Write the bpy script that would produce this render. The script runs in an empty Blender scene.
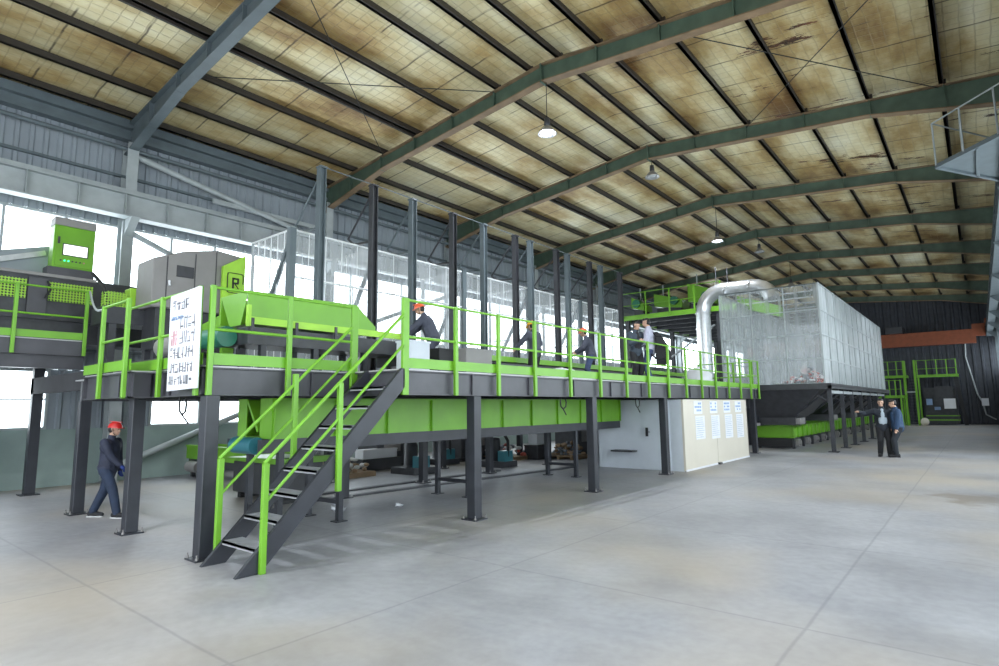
import bpy, bmesh, math, random
from mathutils import Vector, Matrix
random.seed(7)
sc = bpy.context.scene
COL = sc.collection
PI = math.pi
V = Vector

# ------------------------------------------------------------------ materials
def new_mat(name):
    m = bpy.data.materials.new(name); m.use_nodes = True
    nt = m.node_tree; nt.nodes.clear()
    out = nt.nodes.new('ShaderNodeOutputMaterial')
    return m, nt, out

def N(nt, typ, **kw):
    n = nt.nodes.new(typ)
    for k, v in kw.items():
        if k.startswith('i_'):
            n.inputs[k[2:].replace('_', ' ')].default_value = v
        else:
            setattr(n, k, v)
    return n

def ramp(nt, fac, stops):
    r = nt.nodes.new('ShaderNodeValToRGB')
    e = r.color_ramp.elements
    while len(e) < len(stops): e.new(0.5)
    for i, (p, c) in enumerate(stops):
        e[i].position = p; e[i].color = (*c, 1) if len(c) == 3 else c
    nt.links.new(fac, r.inputs[0])
    return r.outputs[0]

def paint(name, col, rough=0.5, metal=0.0, var=0.12, scale=3.0, bump=0.0):
    """painted / plain surface with soft worn variation"""
    m, nt, out = new_mat(name)
    b = N(nt, 'ShaderNodeBsdfPrincipled')
    b.inputs['Roughness'].default_value = rough
    b.inputs['Metallic'].default_value = metal
    tc = N(nt, 'ShaderNodeTexCoord')
    nz = N(nt, 'ShaderNodeTexNoise'); nz.inputs['Scale'].default_value = scale
    nz.inputs['Detail'].default_value = 5
    nt.links.new(tc.outputs['Object'], nz.inputs['Vector'])
    lo = tuple(max(0, c * (1 - var)) for c in col); hi = tuple(min(1, c * (1 + var)) for c in col)
    c = ramp(nt, nz.outputs[0], [(0.3, lo), (0.7, hi)])
    nt.links.new(c, b.inputs['Base Color'])
    if bump:
        bp = N(nt, 'ShaderNodeBump'); bp.inputs['Strength'].default_value = bump
        nt.links.new(nz.outputs[0], bp.inputs['Height']); nt.links.new(bp.outputs[0], b.inputs['Normal'])
    nt.links.new(b.outputs[0], out.inputs[0])
    return m

def emit(name, col, s):
    m, nt, out = new_mat(name)
    e = N(nt, 'ShaderNodeEmission'); e.inputs[0].default_value = (*col, 1); e.inputs[1].default_value = s
    nt.links.new(e.outputs[0], out.inputs[0]); return m

def sheet_mat(name, col, opac, streak=0.25, rough=0.35, vary=0.3, wire=None):
    """see-through net / film: transparent mixed with a pale surface"""
    m, nt, out = new_mat(name)
    tc = N(nt, 'ShaderNodeTexCoord')
    mp = N(nt, 'ShaderNodeMapping'); mp.inputs['Scale'].default_value = (3.0, 3.0, 0.35)
    nt.links.new(tc.outputs['Object'], mp.inputs[0])
    nz = N(nt, 'ShaderNodeTexNoise'); nz.inputs['Scale'].default_value = 1.6; nz.inputs['Detail'].default_value = 6
    nz.inputs['Roughness'].default_value = 0.7
    nt.links.new(mp.outputs[0], nz.inputs['Vector'])
    f = N(nt, 'ShaderNodeMapRange'); f.inputs[1].default_value = 0.3; f.inputs[2].default_value = 0.7
    f.inputs[3].default_value = max(0, opac - vary / 2); f.inputs[4].default_value = min(1, opac + vary / 2)
    nt.links.new(nz.outputs[0], f.inputs[0])
    tr = N(nt, 'ShaderNodeBsdfTransparent')
    d = N(nt, 'ShaderNodeBsdfPrincipled'); d.inputs['Base Color'].default_value = (*col, 1); d.inputs['Roughness'].default_value = rough
    tl = N(nt, 'ShaderNodeBsdfTranslucent'); tl.inputs[0].default_value = (*col, 1)
    mx0 = N(nt, 'ShaderNodeMixShader'); mx0.inputs[0].default_value = 0.45
    nt.links.new(d.outputs[0], mx0.inputs[1]); nt.links.new(tl.outputs[0], mx0.inputs[2])
    mx = N(nt, 'ShaderNodeMixShader')
    nt.links.new(f.outputs[0], mx.inputs[0]); nt.links.new(tr.outputs[0], mx.inputs[1]); nt.links.new(mx0.outputs[0], mx.inputs[2])
    nt.links.new(mx.outputs[0], out.inputs[0])
    return m

def glass_mat():
    m, nt, out = new_mat('window_glass')
    tr = N(nt, 'ShaderNodeBsdfTransparent'); tr.inputs[0].default_value = (0.93, 0.96, 0.96, 1)
    g = N(nt, 'ShaderNodeBsdfGlossy'); g.inputs['Roughness'].default_value = 0.05
    mx = N(nt, 'ShaderNodeMixShader'); mx.inputs[0].default_value = 0.06
    nt.links.new(tr.outputs[0], mx.inputs[1]); nt.links.new(g.outputs[0], mx.inputs[2]); nt.links.new(mx.outputs[0], out.inputs[0])
    return m

def mesh_guard_mat():
    """perforated green guard panel"""
    m, nt, out = new_mat('perforated_green')
    tc = N(nt, 'ShaderNodeTexCoord')
    vo = N(nt, 'ShaderNodeTexVoronoi', voronoi_dimensions='2D'); vo.inputs['Scale'].default_value = 17; vo.inputs['Randomness'].default_value = 0.0
    sp = N(nt, 'ShaderNodeSeparateXYZ'); cb = N(nt, 'ShaderNodeCombineXYZ'); nt.links.new(tc.outputs['Object'], sp.inputs[0])
    nt.links.new(sp.outputs[1], cb.inputs[0]); nt.links.new(sp.outputs[2], cb.inputs[1]); nt.links.new(cb.outputs[0], vo.inputs['Vector'])
    lt = N(nt, 'ShaderNodeMath', operation='LESS_THAN'); lt.inputs[1].default_value = 0.36
    nt.links.new(vo.outputs['Distance'], lt.inputs[0])
    tr = N(nt, 'ShaderNodeBsdfTransparent')
    b = N(nt, 'ShaderNodeBsdfPrincipled'); b.inputs['Base Color'].default_value = (0.32, 0.58, 0.06, 1); b.inputs['Roughness'].default_value = 0.5
    mx = N(nt, 'ShaderNodeMixShader')
    nt.links.new(lt.outputs[0], mx.inputs[0]); nt.links.new(b.outputs[0], mx.inputs[1]); nt.links.new(tr.outputs[0], mx.inputs[2])
    nt.links.new(mx.outputs[0], out.inputs[0]); return m

def floor_mat():
    m, nt, out = new_mat('concrete_floor'); L = nt.links
    b = N(nt, 'ShaderNodeBsdfPrincipled')
    tc = N(nt, 'ShaderNodeTexCoord'); P = tc.outputs['Object']
    n1 = N(nt, 'ShaderNodeTexNoise'); n1.inputs['Scale'].default_value = 0.55; n1.inputs['Detail'].default_value = 8; n1.inputs['Roughness'].default_value = 0.65
    n2 = N(nt, 'ShaderNodeTexNoise'); n2.inputs['Scale'].default_value = 9; n2.inputs['Detail'].default_value = 6
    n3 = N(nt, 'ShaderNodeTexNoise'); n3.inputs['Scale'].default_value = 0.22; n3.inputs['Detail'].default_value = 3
    for n in (n1, n2, n3): L.new(P, n.inputs['Vector'])
    base = ramp(nt, n1.outputs[0], [(0.30, (0.215, 0.213, 0.228)), (0.5, (0.30, 0.298, 0.318)), (0.70, (0.372, 0.369, 0.388))])
    fine = ramp(nt, n2.outputs[0], [(0.3, (0.90, 0.90, 0.90)), (0.65, (1.03, 1.03, 1.03))])
    mul = N(nt, 'ShaderNodeMixRGB', blend_type='MULTIPLY'); mul.inputs[0].default_value = 1
    L.new(base, mul.inputs[1]); L.new(fine, mul.inputs[2])
    # broad soft tan patches, placed by noise
    tan_mask = ramp(nt, n3.outputs[0], [(0.46, (0, 0, 0)), (0.66, (1, 1, 1))])
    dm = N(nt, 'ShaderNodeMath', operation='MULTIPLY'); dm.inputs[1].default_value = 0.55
    L.new(tan_mask, dm.inputs[0])
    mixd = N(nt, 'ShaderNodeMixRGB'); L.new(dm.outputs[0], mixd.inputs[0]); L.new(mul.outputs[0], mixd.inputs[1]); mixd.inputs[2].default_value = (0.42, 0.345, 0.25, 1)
    # joints
    sx = N(nt, 'ShaderNodeSeparateXYZ')
    wob = N(nt, 'ShaderNodeMixRGB', blend_type='LINEAR_LIGHT'); wob.inputs[0].default_value = 0.02
    nw = N(nt, 'ShaderNodeTexNoise'); nw.inputs['Scale'].default_value = 1.2; nw.inputs['Detail'].default_value = 4
    L.new(P, nw.inputs['Vector']); L.new(P, wob.inputs[1]); L.new(nw.outputs['Color'], wob.inputs[2])
    L.new(wob.outputs[0], sx.inputs[0])
    def joint(sock, off, per):
        a = N(nt, 'ShaderNodeMath', operation='ADD'); a.inputs[1].default_value = -off + per * 100 + per / 2
        L.new(sock, a.inputs[0])
        md = N(nt, 'ShaderNodeMath', operation='MODULO'); md.inputs[1].default_value = per; L.new(a.outputs[0], md.inputs[0])
        s = N(nt, 'ShaderNodeMath', operation='SUBTRACT'); s.inputs[1].default_value = per / 2; L.new(md.outputs[0], s.inputs[0])
        ab = N(nt, 'ShaderNodeMath', operation='ABSOLUTE'); L.new(s.outputs[0], ab.inputs[0])
        r = N(nt, 'ShaderNodeMapRange'); r.inputs[1].default_value = 0.006; r.inputs[2].default_value = 0.022; r.inputs[3].default_value = 1; r.inputs[4].default_value = 0
        L.new(ab.outputs[0], r.inputs[0]); return r.outputs[0]
    jx = joint(sx.outputs[0], 3.29, 3.15); jy = joint(sx.outputs[1], 2.1, 3.27)
    mxj = N(nt, 'ShaderNodeMath', operation='MAXIMUM'); L.new(jx, mxj.inputs[0]); L.new(jy, mxj.inputs[1])
    jm = N(nt, 'ShaderNodeMath', operation='MULTIPLY'); jm.inputs[1].default_value = 0.34; L.new(mxj.outputs[0], jm.inputs[0])
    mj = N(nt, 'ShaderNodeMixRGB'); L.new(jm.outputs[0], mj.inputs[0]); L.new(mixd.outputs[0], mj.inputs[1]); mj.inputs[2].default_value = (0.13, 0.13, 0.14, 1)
    # dark wet stain on the right
    ds = N(nt, 'ShaderNodeVectorMath', operation='SUBTRACT'); ds.inputs[1].default_value = (7.5, 11.3, 0); L.new(P, ds.inputs[0])
    dl = N(nt, 'ShaderNodeVectorMath', operation='LENGTH'); L.new(ds.outputs[0], dl.inputs[0])
    n4 = N(nt, 'ShaderNodeTexNoise'); n4.inputs['Scale'].default_value = 1.4; n4.inputs['Detail'].default_value = 4; L.new(P, n4.inputs['Vector'])
    ad = N(nt, 'ShaderNodeMath', operation='MULTIPLY_ADD'); ad.inputs[1].default_value = 3.0; L.new(n4.outputs[0], ad.inputs[0]); L.new(dl.outputs['Value'], ad.inputs[2])
    st = N(nt, 'ShaderNodeMapRange'); st.inputs[1].default_value = 1.9; st.inputs[2].default_value = 2.5; st.inputs[3].default_value = 0.55; st.inputs[4].default_value = 0; L.new(ad.outputs[0], st.inputs[0])
    ms = N(nt, 'ShaderNodeMixRGB'); L.new(st.outputs[0], ms.inputs[0]); L.new(mj.outputs[0], ms.inputs[1]); ms.inputs[2].default_value = (0.14, 0.10, 0.06, 1)
    L.new(ms.outputs[0], b.inputs['Base Color'])
    rr = N(nt, 'ShaderNodeMapRange'); rr.inputs[3].default_value = 0.36; rr.inputs[4].default_value = 0.6; L.new(n1.outputs[0], rr.inputs[0]); L.new(rr.outputs[0], b.inputs['Roughness'])
    bp = N(nt, 'ShaderNodeBump'); bp.inputs['Strength'].default_value = 0.06; L.new(n2.outputs[0], bp.inputs['Height']); L.new(bp.outputs[0], b.inputs['Normal'])
    L.new(b.outputs[0], out.inputs[0]); return m

def insulation_mat():
    """foil-faced quilted roof insulation, yellowed, torn in places"""
    m, nt, out = new_mat('roof_insulation'); L = nt.links
    b = N(nt, 'ShaderNodeBsdfPrincipled'); b.inputs['Roughness'].default_value = 0.42; b.inputs['Metallic'].default_value = 0.25
    tc = N(nt, 'ShaderNodeTexCoord'); P = tc.outputs['Object']
    n1 = N(nt, 'ShaderNodeTexNoise'); n1.inputs['Scale'].default_value = 0.5; n1.inputs['Detail'].default_value = 7; n1.inputs['Roughness'].default_value = 0.62
    mpn = N(nt, 'ShaderNodeMapping'); mpn.inputs['Scale'].default_value = (1.0, 0.45, 1); L.new(P, mpn.inputs[0]); L.new(mpn.outputs[0], n1.inputs['Vector'])
    base = ramp(nt, n1.outputs[0], [(0.32, (0.20, 0.10, 0.03)), (0.43, (0.45, 0.315, 0.13)), (0.54, (0.68, 0.585, 0.345)), (0.72, (0.84, 0.80, 0.62))])
    sx = N(nt, 'ShaderNodeSeparateXYZ'); wob = N(nt, 'ShaderNodeMixRGB', blend_type='LINEAR_LIGHT'); wob.inputs[0].default_value = 0.05
    nw = N(nt, 'ShaderNodeTexNoise'); nw.inputs['Scale'].default_value = 1.7; nw.inputs['Detail'].default_value = 5
    L.new(P, nw.inputs['Vector']); L.new(P, wob.inputs[1]); L.new(nw.outputs['Color'], wob.inputs[2]); L.new(wob.outputs[0], sx.inputs[0])
    def line(sock, per, off, w):
        a = N(nt, 'ShaderNodeMath', operation='ADD'); a.inputs[1].default_value = per * 200 + off; L.new(sock, a.inputs[0])
        md = N(nt, 'ShaderNodeMath', operation='PINGPONG'); md.inputs[1].default_value = per / 2; L.new(a.outputs[0], md.inputs[0])
        r = N(nt, 'ShaderNodeMapRange'); r.inputs[1].default_value = w * 0.3; r.inputs[2].default_value = w; r.inputs[3].default_value = 1; r.inputs[4].default_value = 0
        L.new(md.outputs[0], r.inputs[0]); return r.outputs[0]
    qx = line(sx.outputs[0], 0.27, 0, 0.02); qy = line(sx.outputs[1], 0.27, 0, 0.02)
    q = N(nt, 'ShaderNodeMath', operation='MAXIMUM'); L.new(qx, q.inputs[0]); L.new(qy, q.inputs[1])
    qm = N(nt, 'ShaderNodeMath', operation='MULTIPLY'); qm.inputs[1].default_value = 0.30; L.new(q.outputs[0], qm.inputs[0])
    mq = N(nt, 'ShaderNodeMixRGB'); L.new(qm.outputs[0], mq.inputs[0]); L.new(base, mq.inputs[1]); mq.inputs[2].default_value = (0.30, 0.22, 0.11, 1)
    seam = line(sx.outputs[1], 1.28, 0.15, 0.032)
    n5 = N(nt, 'ShaderNodeTexNoise'); n5.inputs['Scale'].default_value = 1.1; n5.inputs['Detail'].default_value = 2; L.new(P, n5.inputs['Vector'])
    sg = N(nt, 'ShaderNodeMapRange'); sg.inputs[1].default_value = 0.36; sg.inputs[2].default_value = 0.50; L.new(n5.outputs[0], sg.inputs[0])
    sm = N(nt, 'ShaderNodeMath', operation='MULTIPLY'); L.new(seam, sm.inputs[0]); L.new(sg.outputs[0], sm.inputs[1])
    sm2 = N(nt, 'ShaderNodeMath', operation='MULTIPLY'); sm2.inputs[1].default_value = 0.85; L.new(sm.outputs[0], sm2.inputs[0])
    m2 = N(nt, 'ShaderNodeMixRGB'); L.new(sm2.outputs[0], m2.inputs[0]); L.new(mq.outputs[0], m2.inputs[1]); m2.inputs[2].default_value = (0.05, 0.03, 0.015, 1)
    # tears: ragged dark rips running along x near the seams on the right slope
    mt = N(nt, 'ShaderNodeMapping'); mt.inputs['Scale'].default_value = (0.40, 1.7, 1); L.new(P, mt.inputs[0])
    n6 = N(nt, 'ShaderNodeTexNoise'); n6.inputs['Scale'].default_value = 0.8; n6.inputs['Detail'].default_value = 8; n6.inputs['Roughness'].default_value = 0.75; L.new(mt.outputs[0], n6.inputs['Vector'])
    g1 = N(nt, 'ShaderNodeMapRange'); g1.inputs[1].default_value = -3.0; g1.inputs[2].default_value = 3.5; g1.inputs[3].default_value = 0.80; g1.inputs[4].default_value = 0.60
    s2 = N(nt, 'ShaderNodeSeparateXYZ'); L.new(P, s2.inputs[0]); L.new(s2.outputs[0], g1.inputs[0])
    gt = N(nt, 'ShaderNodeMath', operation='GREATER_THAN'); L.new(n6.outputs[0], gt.inputs[0]); L.new(g1.outputs[0], gt.inputs[1])
    m3 = N(nt, 'ShaderNodeMixRGB'); L.new(gt.outputs[0], m3.inputs[0]); L.new(m2.outputs[0], m3.inputs[1])
    tearc = ramp(nt, nw.outputs[0], [(0.4, (0.035, 0.015, 0.008)), (0.62, (0.16, 0.05, 0.02))]); L.new(tearc, m3.inputs[2])
    L.new(m3.outputs[0], b.inputs['Base Color'])
    hs = N(nt, 'ShaderNodeMath', operation='ADD'); L.new(nw.outputs[0], hs.inputs[0]); L.new(q.outputs[0], hs.inputs[1])
    bp = N(nt, 'ShaderNodeBump'); bp.inputs['Strength'].default_value = 0.35; bp.inputs['Distance'].default_value = 0.05
    L.new(hs.outputs[0], bp.inputs['Height']); L.new(bp.outputs[0], b.inputs['Normal'])
    L.new(b.outputs[0], out.inputs[0]); return m

G = paint('green_paint', (0.145, 0.365, 0.020), 0.38, var=0.10, scale=2.0)
GY = paint('yellow_green_paint', (0.33, 0.62, 0.045), 0.45, var=0.1)
STEEL = paint('slate_steel_paint', (0.024, 0.026, 0.034), 0.42, var=0.18, scale=4)
FASC = paint('grey_violet_beam_paint', (0.058, 0.057, 0.067), 0.42, var=0.22, scale=2)
PALE = paint('pale_grey_steel', (0.36, 0.39, 0.40), 0.5, var=0.1)
WALLG = paint('grey_wall_sheet', (0.25, 0.28, 0.31), 0.55, var=0.08, scale=1)
PLINTH = paint('grey_green_render', (0.26, 0.33, 0.31), 0.8, var=0.14, scale=1.2)
BLUEG = paint('blue_grey_steel', (0.100, 0.125, 0.138), 0.5, var=0.12)
RAFT = paint('dull_green_steel', (0.062, 0.098, 0.070), 0.5, var=0.2)
RUST = paint('rust_primer', (0.19, 0.125, 0.07), 0.6, var=0.25)
PURL = paint('brown_black_purlin', (0.026, 0.020, 0.015), 0.6, var=0.3)
TREAD = paint('worn_tread_plate', (0.34, 0.35, 0.37), 0.4, metal=0.3, var=0.15, scale=8)
GALV = paint('galvanised_steel', (0.62, 0.63, 0.64), 0.28, metal=0.85, var=0.1, scale=6)
EDGE = paint('chequer_plate_edge', (0.42, 0.41, 0.42), 0.4, metal=0.2)
BLACK = paint('black_rubber', (0.012, 0.012, 0.014), 0.6, var=0.2)
DARK = paint('dark_machine_grey', (0.035, 0.036, 0.042), 0.45, var=0.25, scale=5)
HOODG = paint('warm_grey_sheet', (0.235, 0.225, 0.22), 0.5, var=0.06)
CREAM = paint('cream_panel', (0.60, 0.555, 0.475), 0.55, var=0.05, scale=1.0)
WHITEP = paint('white_blue_panel', (0.60, 0.64, 0.70), 0.5, var=0.04)
WHITE = paint('white_sheet', (0.70, 0.71, 0.75), 0.5, var=0.03)
INK = paint('black_ink', (0.10, 0.10, 0.12), 0.6, var=0.2)
REDINK = paint('red_ink', (0.55, 0.22, 0.24), 0.6)
BLUEINK = paint('blue_ink', (0.25, 0.36, 0.58), 0.6)
PALEINK2 = paint('grey_ink', (0.14, 0.14, 0.16), 0.6, var=0.2)
PALEINK = paint('pale_ink', (0.45, 0.50, 0.58), 0.6, var=0.2)
TEAL = paint('teal_motor_paint', (0.03, 0.16, 0.20), 0.4)
TEALG = paint('green_motor_paint', (0.02, 0.16, 0.10), 0.4)
MATT = paint('matt_dark_steel', (0.040, 0.040, 0.046), 0.85, var=0.15)
ORANGE = paint('orange_brown_crane_paint', (0.22, 0.055, 0.02), 0.5, var=0.15)
BWALL = paint('black_blue_sheet', (0.030, 0.034, 0.045), 0.5, var=0.25)
NET = sheet_mat('clear_net', (0.84, 0.87, 0.90), 0.28, vary=0.14)
WIRE = paint('white_wire', (0.72, 0.74, 0.75), 0.5)
FILM = sheet_mat('grey_film', (0.72, 0.78, 0.80), 0.62, vary=0.46)
FILM2 = sheet_mat('clear_film', (0.80, 0.84, 0.86), 0.26, vary=0.24)
GLASS = glass_mat()
PERF = mesh_guard_mat()
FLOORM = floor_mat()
INSUL = insulation_mat()
BULB = emit('lamp_glow', (0.80, 0.86, 1.0), 60)
SCREEN = emit('screen_glow', (0.95, 0.98, 1.0), 1.6)
LED = emit('green_led', (0.05, 1.0, 0.35), 2.5)
SHADE = paint('lamp_aluminium', (0.45, 0.45, 0.46), 0.35, metal=0.7)
DEADB = paint('dead_bulb_glass', (0.35, 0.36, 0.36), 0.2)

# ------------------------------------------------------------------ mesh builder
class MB:
    def __init__(s): s.v = []; s.f = []; s.m = []; s.mi = 0; s.sm = []
    def _add(s, vs, fs, smooth=False):
        o = len(s.v); s.v += [tuple(v) for v in vs]
        for f in fs: s.f.append([i + o for i in f]); s.m.append(s.mi); s.sm.append(smooth)
        return s
    def mat(s, i): s.mi = i; return s
    def box(s, x0, x1, y0, y1, z0, z1):
        vs = [(x0,y0,z0),(x1,y0,z0),(x1,y1,z0),(x0,y1,z0),(x0,y0,z1),(x1,y0,z1),(x1,y1,z1),(x0,y1,z1)]
        return s._add(vs, [(3,2,1,0),(4,5,6,7),(0,1,5,4),(1,2,6,5),(2,3,7,6),(3,0,4,7)])
    def cbox(s, c, d): return s.box(c[0]-d[0]/2, c[0]+d[0]/2, c[1]-d[1]/2, c[1]+d[1]/2, c[2]-d[2]/2, c[2]+d[2]/2)
    def hexa(s, a, b):
        """two matching quads a (bottom) and b (top)"""
        return s._add(list(a) + list(b), [(3,2,1,0),(4,5,6,7),(0,1,5,4),(1,2,6,5),(2,3,7,6),(3,0,4,7)])
    def bar(s, p, q, w, h, up=(0,0,1)):
        p, q = V(p), V(q); d = (q - p).normalized(); u = V(up)
        if abs(d.dot(u)) > 0.98: u = V((0,1,0))
        r = d.cross(u).normalized(); u = r.cross(d).normalized()
        a = [p + r*sx*w/2 + u*sy*h/2 for sx, sy in ((-1,-1),(1,-1),(1,1),(-1,1))]
        b = [x + (q - p) for x in a]
        return s._add(a + b, [(0,1,2,3),(7,6,5,4),(1,0,4,5),(2,1,5,6),(3,2,6,7),(0,3,7,4)])
    def tube(s, pts, r, n=8, cap=True):
        pts = [V(p) for p in pts]; rs = r if isinstance(r, (list, tuple)) else [r]*len(pts)
        rings = []; pr = None
        for i, p in enumerate(pts):
            if i == 0: d = pts[1] - p
            elif i == len(pts)-1: d = p - pts[i-1]
            else: d = (pts[i+1]-p).normalized() + (p-pts[i-1]).normalized()
            d.normalize()
            if pr is None:
                a = V((0,0,1)) if abs(d.z) < 0.9 else V((0,1,0))
                pr = d.cross(a).normalized()
            else:
                pr = (pr - d*pr.dot(d)).normalized()
            u = d.cross(pr).normalized()
            rings.append([p + (pr*math.cos(2*PI*k/n) + u*math.sin(2*PI*k/n))*rs[i] for k in range(n)])
        vs = [v for R_ in rings for v in R_]; fs = []
        for i in range(len(pts)-1):
            for k in range(n):
                fs.append((i*n+k, i*n+(k+1)%n, (i+1)*n+(k+1)%n, (i+1)*n+k))
        s._add(vs, fs, True)
        if cap:
            s._add(rings[0], [tuple(range(n))[::-1]]); s._add(rings[-1], [tuple(range(n))])
        return s
    def prism(s, poly, ax, a, b):
        """poly in the two other axes, extruded along axis ax from a to b"""
        def P(u, w, t): return {0:(t,u,w), 1:(u,t,w), 2:(u,w,t)}[ax]
        n = len(poly); vs = [P(u,w,a) for u,w in poly] + [P(u,w,b) for u,w in poly]
        fs = [tuple(range(n))[::-1], tuple(range(n, 2*n))] + [(i,(i+1)%n,n+(i+1)%n,n+i) for i in range(n)]
        return s._add(vs, fs)
    def quad(s, a, b, c, d): return s._add([a,b,c,d], [(0,1,2,3)])
    def ell(s, c, r, nu=14, nv=9, zmin=-1.0, zmax=1.0):
        rows = []
        vs = []; fs = []
        t0 = math.asin(max(-1, zmin)); t1 = math.asin(min(1, zmax))
        for j in range(nv+1):
            t = t0 + (t1-t0)*j/nv
            for i in range(nu):
                a = 2*PI*i/nu
                vs.append((c[0]+r[0]*math.cos(t)*math.cos(a), c[1]+r[1]*math.cos(t)*math.sin(a), c[2]+r[2]*math.sin(t)))
        for j in range(nv):
            for i in range(nu): fs.append((j*nu+i, j*nu+(i+1)%nu, (j+1)*nu+(i+1)%nu, (j+1)*nu+i))
        s._add(vs, fs, True)
        s._add([vs[i] for i in range(nu)], [tuple(range(nu))[::-1]]); s._add([vs[nv*nu+i] for i in range(nu)], [tuple(range(nu))])
        return s
    def lathe(s, c, prof, n=16):
        vs = []; fs = []
        for r, z in prof:
            for i in range(n): vs.append((c[0]+r*math.cos(2*PI*i/n), c[1]+r*math.sin(2*PI*i/n), c[2]+z))
        for j in range(len(prof)-1):
            for i in range(n): fs.append((j*n+i, j*n+(i+1)%n, (j+1)*n+(i+1)%n, (j+1)*n+i))
        return s._add(vs, fs, True)
    def ibeam(s, p, q, w, h, tf=0.03, tw=0.02, h2=None, web=0, fl=0):
        """I-section, top flange on the line p-q, depth h at p and h2 at q"""
        h2 = h if h2 is None else h2
        p, q = V(p), V(q); d = (q-p).normalized(); r = d.cross(V((0,0,1))).normalized()*w/2; rt = r.normalized()*tw/2
        Z = V((0,0,1))
        s.mat(fl); s.hexa([p-r-Z*tf, p+r-Z*tf, q+r-Z*tf, q-r-Z*tf], [p-r, p+r, q+r, q-r])
        pb, qb = p - Z*h, q - Z*h2
        s.hexa([pb-r, pb+r, qb+r, qb-r], [pb-r+Z*tf, pb+r+Z*tf, qb+r+Z*tf, qb-r+Z*tf])
        s.mat(web); s.hexa([pb-rt+Z*tf, pb+rt+Z*tf, qb+rt+Z*tf, qb-rt+Z*tf], [p-rt-Z*tf, p+rt-Z*tf, q+rt-Z*tf, q-rt-Z*tf])
        s.mat(0); return s
    def build(s, name, mats, parent=None, bevel=0.0, label=None):
        org = V(parent['_o']) if parent is not None and '_o' in parent.keys() else V((0,0,0))
        me = bpy.data.meshes.new(name)
        me.from_pydata([tuple(V(v)-org) for v in s.v], [], s.f)
        for m in (mats if isinstance(mats, (list, tuple)) else [mats]): me.materials.append(m)
        me.polygons.foreach_set('material_index', s.m); me.polygons.foreach_set('use_smooth', s.sm)
        bm = bmesh.new(); bm.from_mesh(me); bmesh.ops.recalc_face_normals(bm, faces=bm.faces)
        if bevel:
            es = [e for e in bm.edges if len(e.link_faces) == 2 and e.calc_face_angle(0) > 0.6]
            bmesh.ops.bevel(bm, geom=es, offset=bevel, segments=1, affect='EDGES')
        bm.to_mesh(me); bm.free()
        ob = bpy.data.objects.new(name, me); COL.objects.link(ob)
        if parent is not None:
            ob.parent = parent; ob['_o'] = tuple(org)
            if parent.type == 'MESH': pass
        if label: ob['label'] = label
        return ob

def tag(o, label=None, cat=None, group=None, kind=None):
    if label: o['label'] = label
    if cat: o['category'] = cat
    if group: o['group'] = group
    if kind: o['kind'] = kind
    return o
def thing(name, label, cat, loc, group=None):
    o = bpy.data.objects.new(name, None); COL.objects.link(o); o.location = loc
    o['_o'] = tuple(float(c) for c in loc); o.empty_display_size = 0.2
    return tag(o, label, cat, group)
def struct(mb, name, mats, **k):
    o = mb.build(name, mats, **k); o['kind'] = 'structure'; return o
def single(mb, name, mats, label, cat, group=None, **k):
    return tag(mb.build(name, mats, **k), label, cat, group)
ORD = ['first','second','third','fourth','fifth','sixth','seventh','eighth','ninth','tenth','eleventh','twelfth','thirteenth','fourteenth','fifteenth','sixteenth','seventeenth','eighteenth','nineteenth','twentieth']
SKY, LAMP_W, EXPO = 5.0, 900, 0.48
# ------------------------------------------------------------------ the hall
XL, XR, YS, YN = -10.4, 9.4, -11.0, 58.0
RX = -0.5                                   # ridge line
def ztop(x): return 10.86 - 0.1*abs(x-RX)   # top of the rafters
def zroof(x): return ztop(x) + 0.22
FRAMES = [2.2 + 6.42*k for k in range(-2, 9)]

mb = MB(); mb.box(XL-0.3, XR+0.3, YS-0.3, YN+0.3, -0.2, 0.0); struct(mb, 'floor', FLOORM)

mb = MB()
NX = 40
for sgn in (-1, 1):
    xe = XL-0.2 if sgn < 0 else XR+0.2
    a = (RX, YS-0.2, zroof(RX)); b = (xe, YS-0.2, zroof(xe)); c = (xe, YN+0.2, zroof(xe)); d = (RX, YN+0.2, zroof(RX))
    up = V((0,0,0.15))
    mb.hexa([a,b,c,d], [V(a)+up, V(b)+up, V(c)+up, V(d)+up])
struct(mb, 'ceiling', INSUL)

def corrugated(mb, axis, pos, a, b, z0, z1, depth=0.045, per=0.30, side=1):
    """ribbed sheet in the plane axis=pos running from a to b"""
    pts = []
    t = a
    while t < b - 1e-6:
        for dt, d in ((0, 0), (per*0.55, 0), (per*0.65, 1), (per*0.9, 1)):
            if t+dt < b: pts.append((t+dt, pos + side*depth*d))
        t += per
    pts.append((b, pos))
    for (t0, p0), (t1, p1) in zip(pts, pts[1:]):
        if axis == 0: mb.quad((p0,t0,z0),(p1,t1,z0),(p1,t1,z1),(p0,t0,z1))
        else: mb.quad((t0,p0,z0),(t1,p1,z0),(t1,p1,z1),(t0,p0,z1))

ZW0, ZW1 = 1.42, 2.92       # lower windows
ZC0, ZC1 = 4.55, 6.98       # clerestory
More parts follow.
